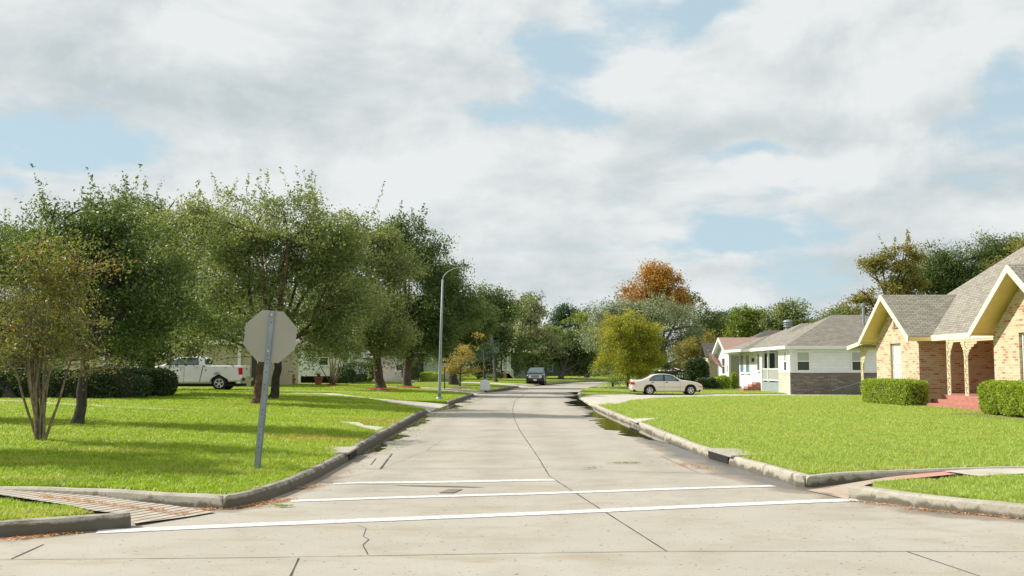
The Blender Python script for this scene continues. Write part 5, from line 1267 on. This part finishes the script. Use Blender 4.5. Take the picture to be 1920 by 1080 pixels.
# sedan, facing right
sp_ = [(.0, .50), (.02, .34), (.12, .26), (.80, .22)] + arch(1.22, .385, .31, .22)[::-1] + [(1.66, .21), (2.6, .20), (3.40, .21)] + arch(3.87, .385, .31, .22)[::-1] + [(4.36, .21), (4.60, .25), (4.69, .36), (4.70, .50), (4.62, .66), (4.42, .78), (4.05, .87), (3.6, .935), (3.27, .975),
       (3.05, 1.10), (2.78, 1.255), (2.55, 1.33), (2.25, 1.365), (1.90, 1.37), (1.55, 1.335), (1.25, 1.24), (.92, 1.08), (.66, .975), (.35, .965), (.12, .985), (.08, .95), (.07, .75), (.06, .62)]
win_r = [(1.22, .93), (2.08, .93), (2.10, 1.29), (1.85, 1.30), (1.60, 1.25), (1.40, 1.15), (1.26, 1.02)]
win_f = [(2.20, .93), (3.08, .93), (2.98, 1.02), (2.75, 1.18), (2.55, 1.27), (2.22, 1.295)]
def grow(p, k):
    c = sum((Vector(q) for q in p), Vector((0, 0))) / len(p); return [tuple(Vector(q) + (Vector(q) - c).normalized() * k) for q in p]
sedan, Ws = vehicle('sedan', sp_, .86, .92, .42, M['tan_paint'], 'champagne tan four-door sedan parked on the right driveway', 'car', 4.7, (1.22, 3.87), .30,
    side_patch=[('window_trim', [(1.18, .90), (3.16, .90), (3.02, 1.03), (2.78, 1.21), (2.56, 1.305), (2.2, 1.33), (1.82, 1.33), (1.56, 1.28), (1.36, 1.17), (1.2, 1.02)], M['plastic'], .004, None),
                ('window', win_r, M['car_glass'], .010, None), ('window', win_f, M['car_glass'], .010, None),
                ('door_seam', [(2.135, .24), (2.145, .24), (2.145, .90), (2.135, .90)], M['plastic'], .005, None), ('door_seam', [(3.16, .28), (3.17, .28), (3.19, .90), (3.18, .90)], M['plastic'], .005, None),
                ('door_handle', [(1.32, .79), (1.47, .79), (1.47, .83), (1.32, .83)], M['plastic'], .02, None), ('door_handle', [(2.24, .79), (2.39, .79), (2.39, .83), (2.24, .83)], M['plastic'], .02, None),
                ('side_moulding', [(1.66, .50), (3.42, .50), (3.42, .53), (1.66, .53)], simple('moulding', (.42, .34, .26), .4, var=.05), .012, None),
                ('tail_light', [(.10, .68), (.30, .66), (.27, .76), (.20, .83), (.10, .84)], M['red_lens'], .012, None),
                ('headlight', [(4.33, .66), (4.55, .66), (4.53, .72), (4.40, .77), (4.32, .77)], M['clear_lens'], .012, None),
                ('indicator', [(4.42, .50), (4.66, .50), (4.66, .56), (4.42, .56)], M['amber_lens'], .012, None)],
    top_patch=[('windscreen', (3.24, .99), (2.60, 1.32), .66, .55, M['car_glass'], .012), ('rear_window', (.70, .99), (1.28, 1.25), .62, .54, M['car_glass'], .012)])
xbox(sedan, 'tail_light', M['red_lens'], ((.03, -.66, .68), (.09, -.30, .84)), ((.03, .30, .68), (.09, .66, .84))); xbox(sedan, 'spoiler', M['tan_paint'], ((.10, -.62, .985), (.36, .62, 1.03)), bevel=.015)
xbox(sedan, 'number_plate', M['white_paint'], ((-.01, -.16, .55), (.02, .16, .68))); mirrors(sedan, 3.0, .93, .80, M['plastic'])
zS = gz(12, 61.5, 'R') - .035; sedan.scale = (.94, .94, .94); sedan.location = (WP(1180, 700, 61.6).x, 61.6, zS)

# pickup truck, facing left
tp = [(.02, .55), (.10, .50), (.70, .46)] + arch(1.21, .50, .37, .44)[::-1] + [(1.75, .42), (2.9, .40), (3.9, .42)] + arch(4.47, .50, .37, .44)[::-1] + [(5.1, .40), (5.35, .42), (5.42, .60), (5.42, 1.0), (5.34, 1.16), (5.0, 1.24), (4.5, 1.32), (4.28, 1.36),
       (3.85, 1.60), (3.5, 1.76), (3.15, 1.82), (2.6, 1.83), (2.2, 1.80), (2.10, 1.72), (2.05, 1.34), (1.0, 1.335), (.05, 1.33), (.0, 1.28), (.0, .8)]
truck, Wt = vehicle('pickup_truck', tp, .92, 1.33, .36, M['silver_paint'], 'white extended cab pickup truck parked facing left behind the dark hedge', 'pickup truck', 5.42, (1.21, 4.47), .375, end_taper=.05,
    side_patch=[('window_trim', [(2.32, 1.36), (4.12, 1.36), (3.86, 1.54), (3.52, 1.70), (3.15, 1.76), (2.42, 1.76)], M['plastic'], .004, None),
                ('window', [(2.38, 1.39), (3.05, 1.39), (3.05, 1.73), (2.46, 1.73)], M['glass'], .010, None), ('window', [(3.15, 1.39), (4.02, 1.39), (3.80, 1.54), (3.50, 1.67), (3.15, 1.73)], M['car_glass'], .010, None),
                ('door_seam', [(2.24, .44), (2.27, .44), (2.10, 1.34), (2.06, 1.34)], M['plastic'], .006, None), ('door_seam', [(3.10, .44), (3.115, .44), (3.115, 1.36), (3.10, 1.36)], M['plastic'], .005, None), ('door_seam', [(4.05, .50), (4.065, .50), (4.165, 1.33), (4.15, 1.33)], M['plastic'], .005, None),
                ('door_handle', [(2.36, 1.20), (2.54, 1.20), (2.54, 1.25), (2.36, 1.25)], M['alloy'], .025, None), ('door_handle', [(3.18, 1.20), (3.36, 1.20), (3.36, 1.25), (3.18, 1.25)], M['alloy'], .025, None),
                ('tail_light', [(.0, .84), (.16, .84), (.20, 1.20), (.0, 1.22)], M['red_lens'], .015, None),
                ('fender_flare', [(.66, .60), (.74, .60), (.82, .86), (1.02, .98), (1.40, .98), (1.62, .84), (1.70, .60), (1.78, .60), (1.70, .92), (1.46, 1.07), (.98, 1.07), (.74, .90)], M['silver_paint'], .02, None),
                ('door_sign', [(3.26, .80), (3.82, .80), (3.82, 1.22), (3.26, 1.22)], simple('door sign', (.72, .72, .72), .4, var=.03), .014, None), ('sign_mark', [(3.42, 1.02), (3.50, .98), (3.50, 1.12), (3.44, 1.14)], M['plastic'], .019, None), ('sign_mark', [(3.58, 1.02), (3.72, 1.02), (3.72, 1.07), (3.58, 1.07)], M['plastic'], .019, None)],
    top_patch=[('windscreen', (4.24, 1.40), (3.60, 1.73), .76, .64, M['car_glass'], .012)])
xbox(truck, 'rear_window', M['glass'], ((2.03, -.60, 1.42), (2.09, .60, 1.70))); xbox(truck, 'tailgate', M['silver_paint'], ((-.03, -.72, .74), (.0, .72, 1.30)), bevel=.008)
xbox(truck, 'tailgate_handle', M['plastic'], ((-.05, -.10, 1.12), (-.03, .10, 1.20))); xbox(truck, 'bumper', M['chrome'], ((-.20, -.86, .50), (-.02, -.30, .68)), ((-.20, .30, .50), (-.02, .86, .68)), ((-.22, -.30, .48), (-.02, .30, .60)), bevel=.02)
xbox(truck, 'tail_light', M['red_lens'], ((-.025, -.86, .84), (.01, -.74, 1.2)), ((-.025, .74, .84), (.01, .86, 1.2))); mirrors(truck, 3.95, 1.42, .86, M['plastic'])
truck.rotation_euler.z = math.pi; tx = WP(461, 700, 55.0).x; truck.location = (tx, 55.0, gz(-16, 54) + .0)

# dark four by four, facing the camera
up_ = [(.0, .50), (.05, .38), (.40, .36)] + arch(.90, .44, .37, .38)[::-1] + [(1.5, .34), (2.9, .34)] + arch(3.60, .44, .37, .38)[::-1] + [(4.15, .36), (4.38, .38), (4.42, .55), (4.42, .90), (4.36, 1.02), (3.9, 1.08), (3.30, 1.12), (2.85, 1.45), (2.65, 1.62), (2.4, 1.68), (1.4, 1.70), (.45, 1.66), (.22, 1.60), (.08, 1.15), (.0, .95)]
def suv(paint, label, nm='parked_car', cat='car', group=None):
    e, _ = vehicle(nm, up_, .90, 1.08, .28, paint, label, cat, 4.42, (.90, 3.60), .37, group, end_taper=.05,
        side_patch=[('window', [(.35, 1.12), (1.15, 1.12), (1.15, 1.54), (.40, 1.54)], M['glass'], .008, None), ('window', [(1.23, 1.12), (2.05, 1.12), (2.05, 1.56), (1.23, 1.56)], M['glass'], .008, None), ('window', [(2.13, 1.12), (3.1, 1.12), (2.75, 1.40), (2.58, 1.54), (2.13, 1.56)], M['glass'], .008, None),
                    ('tail_light', [(.05, .85), (.17, .85), (.19, 1.10), (.1, 1.10)], M['red_lens'], .012, None)],
        top_patch=[('windscreen', (3.24, 1.17), (2.72, 1.58), .74, .64, M['car_glass'], .014)])
    xbox(e, 'rear_window', M['glass'], ((.03, -.6, 1.14), (.14, .6, 1.5))); mirrors(e, 2.95, 1.12, .86, M['plastic']); return e
jp = suv(M['dark_paint'], 'dark green four by four parked at the left kerb facing the camera', 'four_by_four', 'car')
m = MB(); m.box((4.40, -.62, .70), (4.445, .62, .98))
m.build('grille', M['alloy'], jp, uv=False)
xbox(jp, 'grille_slot', M['plastic'], *[((4.44, -.33 + i * .1, .74), (4.452, -.27 + i * .1, .95)) for i in range(7)])
for s_ in (-1, 1):
    m = MB(); m.lathe((4.44, s_ * .50, .86), [(0, .02), (.09, .015), (.10, .0)], 'x', 16); m.build('headlight', M['clear_lens'], jp, uv=False)
xbox(jp, 'bumper', M['plastic'], ((4.38, -.86, .40), (4.52, .86, .64)), bevel=.03); xbox(jp, 'number_plate', M['white_paint'], ((4.52, -.16, .46), (4.53, .16, .60)))
xbox(jp, 'roof_rack', M['plastic'], ((.6, -.62, 1.70), (2.3, -.58, 1.76)), ((.6, .58, 1.70), (2.3, .62, 1.76)))
jp.rotation_euler.z = R(-90) - R(5); jp.location = (WP(1010, 700, 96).x, 98.5, 0)
wc = suv(M['silver_paint'], 'white hatchback seen under the trees beyond the road bend', 'hatchback', 'car', None); wc.rotation_euler.z = R(150); wc.location = (WP(1114, 700, 165).x, 165, .42)
wc2 = suv(M['silver_paint'], 'second pale car half hidden behind a trunk right of the white hatchback', 'hatchback', 'car', None); wc2.rotation_euler.z = R(160); wc2.location = (WP(1146, 700, 168).x, 168, .42)

# ------------------------------------------------------------------ street furniture
sg_ = empty('road_sign', GL(482, 879), 0, 'back of a leaning octagonal road sign on a perforated steel post', 'sign')
base = Vector(sg_.location); topw = WP(511.5, 584, base.y - .02); ax = (topw - base); Lp = ax.length; t = ax.normalized()
sg_.location = base; lean = t.to_track_quat('Z', 'Y').to_matrix(); side = Vector((1, 0, 0)) - t * t.x; side.normalize(); fwd = side.cross(t) * -1   # fwd points to the viewer (-Y)
if fwd.y > 0: fwd = -fwd
def SP(a, b, c): return side * a + t * b + fwd * c
m = MB(); z0 = -.2
for (a0, a1, c0, c1) in ((-.032, -.026, .0, .032), (.026, .032, .0, .032), (-.026, .026, .026, .032), (-.05, -.032, .0, .005), (.032, .05, .0, .005)):
    m.add([SP(a, b, c) for a in (a0, a1) for b in (z0, Lp) for c in (c0, c1)], [(0, 1, 3, 2), (4, 6, 7, 5), (0, 4, 5, 1), (2, 3, 7, 6), (0, 2, 6, 4), (1, 5, 7, 3)])
m.build('post', M['metal'], sg_, uv=False)
m = MB(); b = .25
while b < Lp - .05:
    if rnd.random() < .55: m.add([SP(.007 * math.cos(i * math.pi / 4), b + .009 * math.sin(i * math.pi / 4), .0335) for i in range(8)], [tuple(range(8))])
    b += .062
m.build('post_hole', M['dark'], sg_, uv=False)
RO = .385 / math.cos(math.pi / 8); cz = Lp - .375
def octo(r, c0, c1):
    q = [SP(r * math.cos(math.pi / 8 + i * math.pi / 4), cz + r * math.sin(math.pi / 8 + i * math.pi / 4), 0) for i in range(8)]
    mm = MB(); mm.add([p + fwd * c0 for p in q] + [p + fwd * c1 for p in q], [tuple(range(8)), tuple(range(15, 7, -1))] + [(i, (i + 1) % 8, (i + 1) % 8 + 8, i + 8) for i in range(8)]); return mm
octo(RO, -.004, -.001).build('plate', M['sign_back'], sg_, uv=False); octo(RO, -.0055, -.0045).build('plate_border', M['white_paint'], sg_, uv=False); octo(RO * .94, -.007, -.006).build('plate_face', M['sign_red'], sg_, uv=False)
m = MB()
for b in (Lp - .05, cz - .22): m.add([SP(.012 * math.cos(i * math.pi / 3), b + .012 * math.sin(i * math.pi / 3), .045) for i in range(6)] + [SP(.012 * math.cos(i * math.pi / 3), b + .012 * math.sin(i * math.pi / 3), .03) for i in range(6)], [tuple(range(6))] + [(i, (i + 1) % 6, (i + 1) % 6 + 6, i + 6) for i in range(6)])
m.build('bolt', M['chrome'], sg_, uv=False)

lp = empty('street_lamp', GL(824, 749), 0, 'tall grey street lamp pole with a curved arm over the left kerb', 'street lamp')
b = Vector(lp.location); Yl = b.y; tip = WP(872, 500.5, Yl) - b; mid_ = WP(834, 520, Yl) - b
m = MB(); m.tube([(0, 0, -.1), (0, 0, .5), (0.05, 0, 3), (.12, 0, mid_.z - .1)], [.085, .08, .062, .045], 12); m.lathe((0, 0, 0), [(.0, .12), (.15, .12), (.15, -.05)], n=12); m.build('pole', M['metal'], lp, smooth=True, uv=False)
m = MB(); P0 = Vector((.12, 0, mid_.z - .15)); pts = [Vector((P0.x + (tip.x - P0.x) * (1 - math.cos(k * math.pi / 2)), 0, P0.z + (tip.z - P0.z) * math.sin(k * math.pi / 2))) for k in [i / 12 for i in range(13)]]; m.tube(pts, .022, 6); m.build('arm', M['metal'], lp, uv=False, smooth=True)
hd = WP(887, 500, Yl) - b; m = MB()
m.add([tip + Vector(v) for v in ((-.02, -.06, -.02), (.38, -.09, -.02), (.38, .09, -.02), (-.02, .06, -.02), (-.02, -.04, .03), (.32, -.05, .03), (.32, .05, .03), (-.02, .04, .03))], [(0, 3, 2, 1), (4, 5, 6, 7), (0, 1, 5, 4), (1, 2, 6, 5), (2, 3, 7, 6), (3, 0, 4, 7)]); m.build('lamp_head', M['metal'], lp, uv=False)
m = MB(); m.lathe(tip + Vector((.12, 0, .05)), [(0.04, 0), (.04, .06), (0, .09)], n=8); m.build('light_sensor', M['plastic'], lp, uv=False)

ll = empty('post_lantern', GL(833 * 0 + 833.5, 728.5), 0, 'black garden lantern on a thin post right of the street lamp', 'lantern')
m = MB(); m.tube([(0, 0, -.05), (0, 0, 1.45)], .035, 8); m.build('post', M['plastic'], ll, uv=False)
m = MB(); m.lathe((0, 0, 1.45), [(.05, 0), (.13, .28), (.0, .28)], n=6); m.build('glass', M['blind'], ll, uv=False); m = MB(); m.lathe((0, 0, 1.73), [(.17, 0), (.03, .13), (0, .18)], n=6); m.build('cap', M['plastic'], ll, uv=False)

mb_ = empty('mailbox', GL(909, 732) , 0, 'rounded white painted masonry mailbox by the left kerb', 'mailbox')
m = MB(); prof = [(-.33, 0), (-.36, .35), (-.30, .62), (-.12, .74), (.12, .74), (.30, .62), (.36, .35), (.33, 0)]
m.add([(x, -.28, z) for x, z in prof] + [(x, .28, z) for x, z in prof], [tuple(range(7, -1, -1)), tuple(range(8, 16))] + [(i, (i + 1) % 8, (i + 1) % 8 + 8, i + 8) for i in range(8)]); m.build('body', M['white_paint'], mb_, bevel=.05, uv=False)
m = MB(); m.box((-.2, -.30, .28), (.2, -.275, .50)); m.build('door', M['white_paint'], mb_, uv=False)

for lb, px, py, s in (('large terracotta pot with a spiky green plant by the white house', 597, 722, 1.0), ('smaller terracotta pot with low foliage left of the spiky one', 548, 721, .8)):
    e = empty('potted_plant', GL(px, py), 0, lb, 'potted plant', 'terracotta pots by the white house')
    m = MB(); m.lathe((0, 0, 0), [(0, 0), (.2 * s, 0), (.3 * s, .48 * s), (.34 * s, .48 * s), (.34 * s, .58 * s), (.29 * s, .58 * s), (.27 * s, .5 * s), (0, .5 * s)], n=18); m.build('pot', M['terracotta'], e, smooth=False, uv=False)
    m = MB()
    for i in range(34):
        an = rnd.uniform(0, 6.28); l_ = rnd.uniform(.35, .7) * s; dr = Vector((math.cos(an) * rnd.uniform(.2, .9), math.sin(an) * rnd.uniform(.2, .9), 1)).normalized(); c_ = Vector((0, 0, .5 * s)); w_ = dr.cross(Vector((0, 0, 1))).normalized() * .022
        q = c_ + dr * l_ * .55; r_ = c_ + dr * l_ + Vector((0, 0, -.06)); m.add([c_ - w_, c_ + w_, q + w_ * 1.3, q - w_ * 1.3, r_], [(0, 1, 2, 3), (3, 2, 4)])
    m.build('plant', M['leaf_green'], e, uv=False)

# waste skip with debris
dk = empty('waste_skip', (WP(1262, 700, 80).x, 80, .2), 0, 'dark green open waste skip lettered NEX and heaped with red debris behind the sedan', 'skip')
xa = WP(1228, 700, 80).x - dk.location.x; xb = WP(1303, 700, 80).x - dk.location.x; zt = WP(1260, 696, 80).z - .2
m = MB(); m.box((xa, 0, .15), (xb, .06, zt)); m.box((xa, 2.2, .15), (xb, 2.26, zt)); m.box((xa, .06, .15), (xa + .06, 2.2, zt)); m.box((xb - .06, .06, .15), (xb, 2.2, zt)); m.box((xa + .06, .06, .15), (xb - .06, 2.2, .22)); m.box((xa - .03, -.05, zt - .1), (xb + .03, -.002, zt + .02))
m.build('hull', M['dumpster'], dk, uv=False)
def text(body, x, z, h, e, mt, name='lettering', y=-.012):
    cu = bpy.data.curves.new(name, 'FONT'); cu.body = body; cu.size = h / .72; cu.extrude = .003; cu.offset = .012; cu.space_character = 1.35; ob = bpy.data.objects.new(name, cu)
    me = bpy.data.meshes.new_from_object(ob); bpy.data.objects.remove(ob); me.materials.clear(); me.materials.append(mt); o = link(name, me, e); o.location = (x, y, z); o.rotation_euler = (R(90), 0, 0); return o
k = 80 / F; text('NEX', WP(1271, 700, 80).x - dk.location.x, WP(1270, 701.5, 80).z - .2, 5.2 * k, dk, M['lettering']); text('139986', WP(1262.5, 700, 80).x - dk.location.x, WP(1270, 708.5, 80).z - .2, 5.2 * k, dk, M['lettering'])
db_ = [bpy.data.materials['flag red'], M['wood'], M['white_paint'], M['bark_red']]
m = MB()
for i in range(46):
    x = rnd.uniform(xa + .2, xb - .2); y = rnd.uniform(.2, 2.0); q = Vector((x, y, zt - .15 + rnd.uniform(0, .35) * math.exp(-((x - 1.0) / 1.3) ** 2))); dr = Vector((rnd.uniform(-1, 1), rnd.uniform(-.6, .6), rnd.uniform(-.2, .35))).normalized() * rnd.uniform(.2, .6); m.bar(q - dr, q + dr, rnd.uniform(.05, .2), rnd.uniform(.02, .08), rnd.choice([0, 1, 1, 2, 3]))
m.build('debris', [simple('red scrap', (.22, .03, .03), .7), M['wood'], M['white_paint'], M['bark_red']], dk, uv=False)

# ------------------------------------------------------------------ hedges, shrubs, mulch rings
def hedge(name, cx, cy, z0, L, D, H, rz, nleaf, size, mat, label, group=None, lumps=.10, round_=.25, core=True, cat='hedge'):
    e = empty(name, (cx, cy, z0), rz, label, cat, group); 
    n = nleaf; f = NR.random(n); P = NR.uniform(-1, 1, (n, 3)); face = NR.integers(0, 5, n)
    w_ = np.array([L * H, L * H, D * H, D * H, L * D]); face = NR.choice(5, n, p=w_ / w_.sum())
    P[face == 0, 1] = -1; P[face == 1, 1] = 1; P[face == 2, 0] = -1; P[face == 3, 0] = 1; P[face == 4, 2] = 1
    # round the box
    q = np.sign(P) * np.abs(P) ** 1.0; nrm = (np.abs(P) ** (2 / round_)).sum(1) ** (round_ / 2); q = P / nrm[:, None]
    wv = 1 + lumps * (np.sin(q[:, 0] * L * 2.3 + cx) * np.cos(q[:, 2] * 3 + q[:, 1] * 2) + .5 * np.sin(q[:, 0] * L * 5.1 + q[:, 2] * 6)) + NR.normal(0, .03, n)
    q[:, 1] *= wv; q[:, 2] *= 1 + (wv - 1) * .5
    pts = np.c_[q[:, 0] * L / 2, q[:, 1] * D / 2, (q[:, 2] + 1) * H / 2] + NR.normal(0, size * .8, (n, 3)); pts[:, 2] = np.maximum(pts[:, 2], .03)
    V, Fc = leaves(pts, size, .3, .6); raw_mesh('foliage', V, Fc, mat, np.clip(NR.normal(.45, .2, n), 0, 1), e)
    if core:
        m = MB(); m.box((-L / 2 * .88, -D / 2 * .80, 0), (L / 2 * .88, D / 2 * .80, H * .90)); m.build('twigs', M['bark_dark'], e, uv=False, bevel=.08)
    return e
a = (15.65, 43.0); b2 = (15.15, 37.9)
hedge('clipped_hedge', 15.5, 40.7, .2, 4.1, .95, .96, R(96), 17000, .030, M['leaf_hedge'], 'clipped bright green hedge under the left gable of the brick house', 'hedges at the brick house', .05)
for i, (y, lb) in enumerate(((31.15, 'near the porch steps, leftmost of the right row'), (29.9, 'second along the right row before the brick house'), (28.65, 'third along the right row at the photo edge'), (27.4, 'fourth along the right row, cut by the photo edge'))):
    hedge('clipped_hedge', 15.25, y, .2, 1.32, 1.0, 1.02, R(91), 12000, .028, M['leaf_hedge'], 'clipped rounded bright green bush ' + lb, 'hedges at the brick house', .05, .45)
sheet('flower_bed', [(14.0, 26), (16.2, 26), (16.2, 33.2), (15.8, 33.2), (15.2, 32.8), (14.0, 32.4)], [], lambda P: hR(P) + .02, M['soil'], .4)
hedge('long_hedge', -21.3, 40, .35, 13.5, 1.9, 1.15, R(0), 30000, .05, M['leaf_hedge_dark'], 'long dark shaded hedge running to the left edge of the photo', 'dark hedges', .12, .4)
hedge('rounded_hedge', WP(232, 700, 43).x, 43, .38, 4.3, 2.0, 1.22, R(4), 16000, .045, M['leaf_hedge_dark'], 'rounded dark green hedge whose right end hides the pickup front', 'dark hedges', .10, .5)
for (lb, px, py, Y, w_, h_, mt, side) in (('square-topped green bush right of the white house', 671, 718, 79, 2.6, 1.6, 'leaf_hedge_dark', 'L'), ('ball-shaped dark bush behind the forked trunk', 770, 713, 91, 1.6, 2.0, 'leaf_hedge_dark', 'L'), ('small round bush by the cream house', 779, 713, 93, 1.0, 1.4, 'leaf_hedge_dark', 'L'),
        ('low light green bush before the dark tree trunk', 807, 714, 92, 2.2, .8, 'leaf_hedge', 'L'), ('big rounded dark bush beside the grey cottage', 1307, 722, 79, 1.75, 2.35, 'leaf_hedge_dark', 'R'), ('bright green shrub under the flag', 1354, 724, 76, 1.1, .95, 'leaf_hedge', 'R'), ('pale flowering shrub left of the bright one', 1342, 725, 76, 1.2, .7, 'leaf_pale', 'R'),
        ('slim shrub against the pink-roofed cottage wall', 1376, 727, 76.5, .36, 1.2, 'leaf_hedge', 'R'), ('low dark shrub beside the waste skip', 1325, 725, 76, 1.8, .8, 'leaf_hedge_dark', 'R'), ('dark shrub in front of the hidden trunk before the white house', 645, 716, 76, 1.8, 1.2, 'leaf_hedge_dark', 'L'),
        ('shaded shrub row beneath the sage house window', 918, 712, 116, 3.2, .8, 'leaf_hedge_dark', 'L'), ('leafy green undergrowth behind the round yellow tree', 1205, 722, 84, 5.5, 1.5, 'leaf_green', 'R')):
    x = WP(px, 700, Y).x; hedge('shrub', x, Y, gz(x, min(Y, 120), side), w_, w_ * .8, h_, rnd.uniform(-.3, .3), 3800 if 'big rounded' not in lb else 9000, .06 if 'big rounded' not in lb else .075, M[mt], lb, 'garden shrubs', .12, .8, core=False, cat='shrub')

def fronds(name, loc, n, L, mat, label, cat, trunk=0, droop=.6, group=None):
    e = empty(name, loc, 0, label, cat, group); m = MB()
    for i in range(n):
        an = i * 2.399; el = rnd.uniform(.25, 1.25); pts = []
        for j in range(9):
            t = j / 8; r_ = L * t * math.cos(el) ; z = trunk + L * t * math.sin(el) - droop * L * t * t; pts.append(Vector((math.cos(an) * r_, math.sin(an) * r_, max(z, .04))))
        for j in range(8):
            dr = (pts[j + 1] - pts[j]); s_ = dr.cross(Vector((0, 0, 1)))
            if s_.length < 1e-5: s_ = Vector((1, 0, 0))
            s_.normalize(); wl = L * .16 * math.sin(math.pi * (j + 1) / 9.5)
            for q in range(3):
                p_ = pts[j].lerp(pts[j + 1], q / 3)
                for sg in (-1, 1):
                    tip_ = p_ + s_ * sg * wl + dr * .8 + Vector((0, 0, -.03)); m.add([p_ - dr * .07, p_ + dr * .1, tip_], [(0, 1, 2)])
    m.build('fronds', mat, e, uv=False)
    if trunk: q = MB(); q.tube([(0, 0, -.1), (0, 0, trunk)], [.11, .09], 8); q.build('trunk', M['bark_dark'], e, uv=False)
    return e
fronds('sago_palm', GR(1149, 725.5), 34, 1.25, M['leaf_green'], 'spiky sago palm on the lawn left of the yellow-green tree', 'palm', trunk=.3)
pz = (WP(940, 690, 118).x, 118, .5); e = fronds('fan_palm', pz, 60, 1.9, M['leaf_dry'], 'palm with a skirt of dry grey fronds among the dark trees', 'palm', trunk=6.2, droop=1.5)
for (lb, px, py, r) in (('red mulch ring around the multi-stemmed crape myrtle', 622, 723, .75), ('red mulch mound around the thick olive-leaved tree', 713, 731, 1.25), ('red mulch patch at the foot of the forked tree', 763, 727, .95), ('dark soil ring under the tan young tree', 861, 727.5, 1.0)):
    g = GL(px, py); m = MB(); n = 26; rr_ = [r * rnd.uniform(.85, 1.1) for _ in range(n)]; vs = [(0, 0, .13)]
    for k, (f_, z) in enumerate(((.45, .11), (.8, .065), (1.0, -.02))): vs += [(rr_[i] * f_ * math.cos(6.283 * i / n), rr_[i] * f_ * math.sin(6.283 * i / n), z + rnd.uniform(-.012, .012)) for i in range(n)]
    fs = [(0, 1 + i, 1 + (i + 1) % n) for i in range(n)]
    for k in range(2): fs += [(1 + k * n + i, 1 + (k + 1) * n + i, 1 + (k + 1) * n + (i + 1) % n, 1 + k * n + (i + 1) % n) for i in range(n)]
    m.add(vs, fs); o = m.build('mulch_ring', M['soil'] if 'soil' in lb else M['mulch'], uv=False); o.location = g; tag(o, lb, 'mulch', 'mulch rings')
m = MB(); st_c = GR(1168, 729)
for i in range(14):
    an = i / 14 * 6.283; p_ = Vector((math.cos(an) * 1.5, math.sin(an) * 1.0, .05)); m.box(p_ - Vector((.26, .14, .1)), p_ + Vector((.26, .14, .1)))
o = m.build('planter_ring', M['sunlit_pale_stone'], bevel=.03); o.location = st_c; tag(o, 'ring of pale stones around the yellow-green tree base', 'planter')

# litter: pine needles and leaves along the kerbs, twigs on the road
def litter(name, pts, size, mat, label):
    P = np.array(pts); V, Fc = leaves(P, size, 3.0, .22); o = raw_mesh(name, V, Fc, mat, NR.random(len(P))); tag(o, label, 'litter', None, 'stuff')
pts = []
def along(line_, a, b, off, sp, n, z=.012):
    for _ in range(n):
        y = rnd.uniform(a, b); q = kpt(line_, y); pts.append((q.x + off + rnd.gauss(0, sp), y + rnd.gauss(0, .04), z))
def scat(px0, py0, px1, py1, n, sp, z=.012):
    for _ in range(n):
        t_ = rnd.random(); q = G(px0 + (px1 - px0) * t_, py0 + (py1 - py0) * t_); pts.append((q.x + rnd.gauss(0, sp), q.y + rnd.gauss(0, sp * .8), z))
scat(430, 955, 545, 936, 420, .07); scat(560, 917, 605, 910, 120, .05); scat(350, 957, 420, 955, 150, .05); scat(0, 1014, 140, 1000, 260, .05); scat(630, 898, 700, 868, 30, .08)
scat(1700, 954, 1920, 974, 260, .05); scat(1250, 868, 1340, 880, 160, .12); scat(1600, 940, 1700, 952, 90, .05)
for _ in range(420):
    t_ = rnd.random(); q = G(60 + 300 * t_, 926 + 24 * t_, .1); pts.append((q.x + rnd.gauss(0, .06), q.y + rnd.gauss(-.05, .05), hrL([(q.x, q.y)])[0] + .012))
litter('needle_litter', pts, .026, M['litter'], 'rusty pine needles gathered along the kerbs'); pts = []
scat(1150, 870, 1195, 869, 110, .07, .02); scat(1100, 880, 1120, 878, 30, .06, .02); scat(515, 950, 540, 951, 60, .05, .02); litter('fallen_sprig', pts, .030, M['leaf_green'], 'small green sprigs lying on the road'); pts = []
for (line_, a, b, off, n) in ((LKs, 19, 36, .42, 1500), (LKs, 38, 60, .8, 1500), (LKs, 68, 80, 1.8, 900)): along(line_, a, b, off, .16, n, .016)
litter('gutter_weed', pts, .022, M['leaf_weed'], 'green moss and weeds along the left gutter'); pts = []
for _ in range(420):
    Y = rnd.uniform(8.5, 30); pts.append((rnd.uniform(-.45, .45) * Y, Y, .010))
litter('road_debris', [p for p in pts if -2.9 < p[0] < 3.4 or p[1] < 10], .012, M['bark_dark'] if False else M['litter'], 'tiny leaf crumbs scattered over the concrete road')
pts = []
for _ in range(60):
    Y = rnd.uniform(14, 40); X = -rnd.uniform(4, 3 + .45 * Y); pts.append((X, Y, gz(X, Y) + .06))
litter('fallen_leaf', pts, .045, M['leaf_dry'], 'scattered brown leaves on the left lawn')
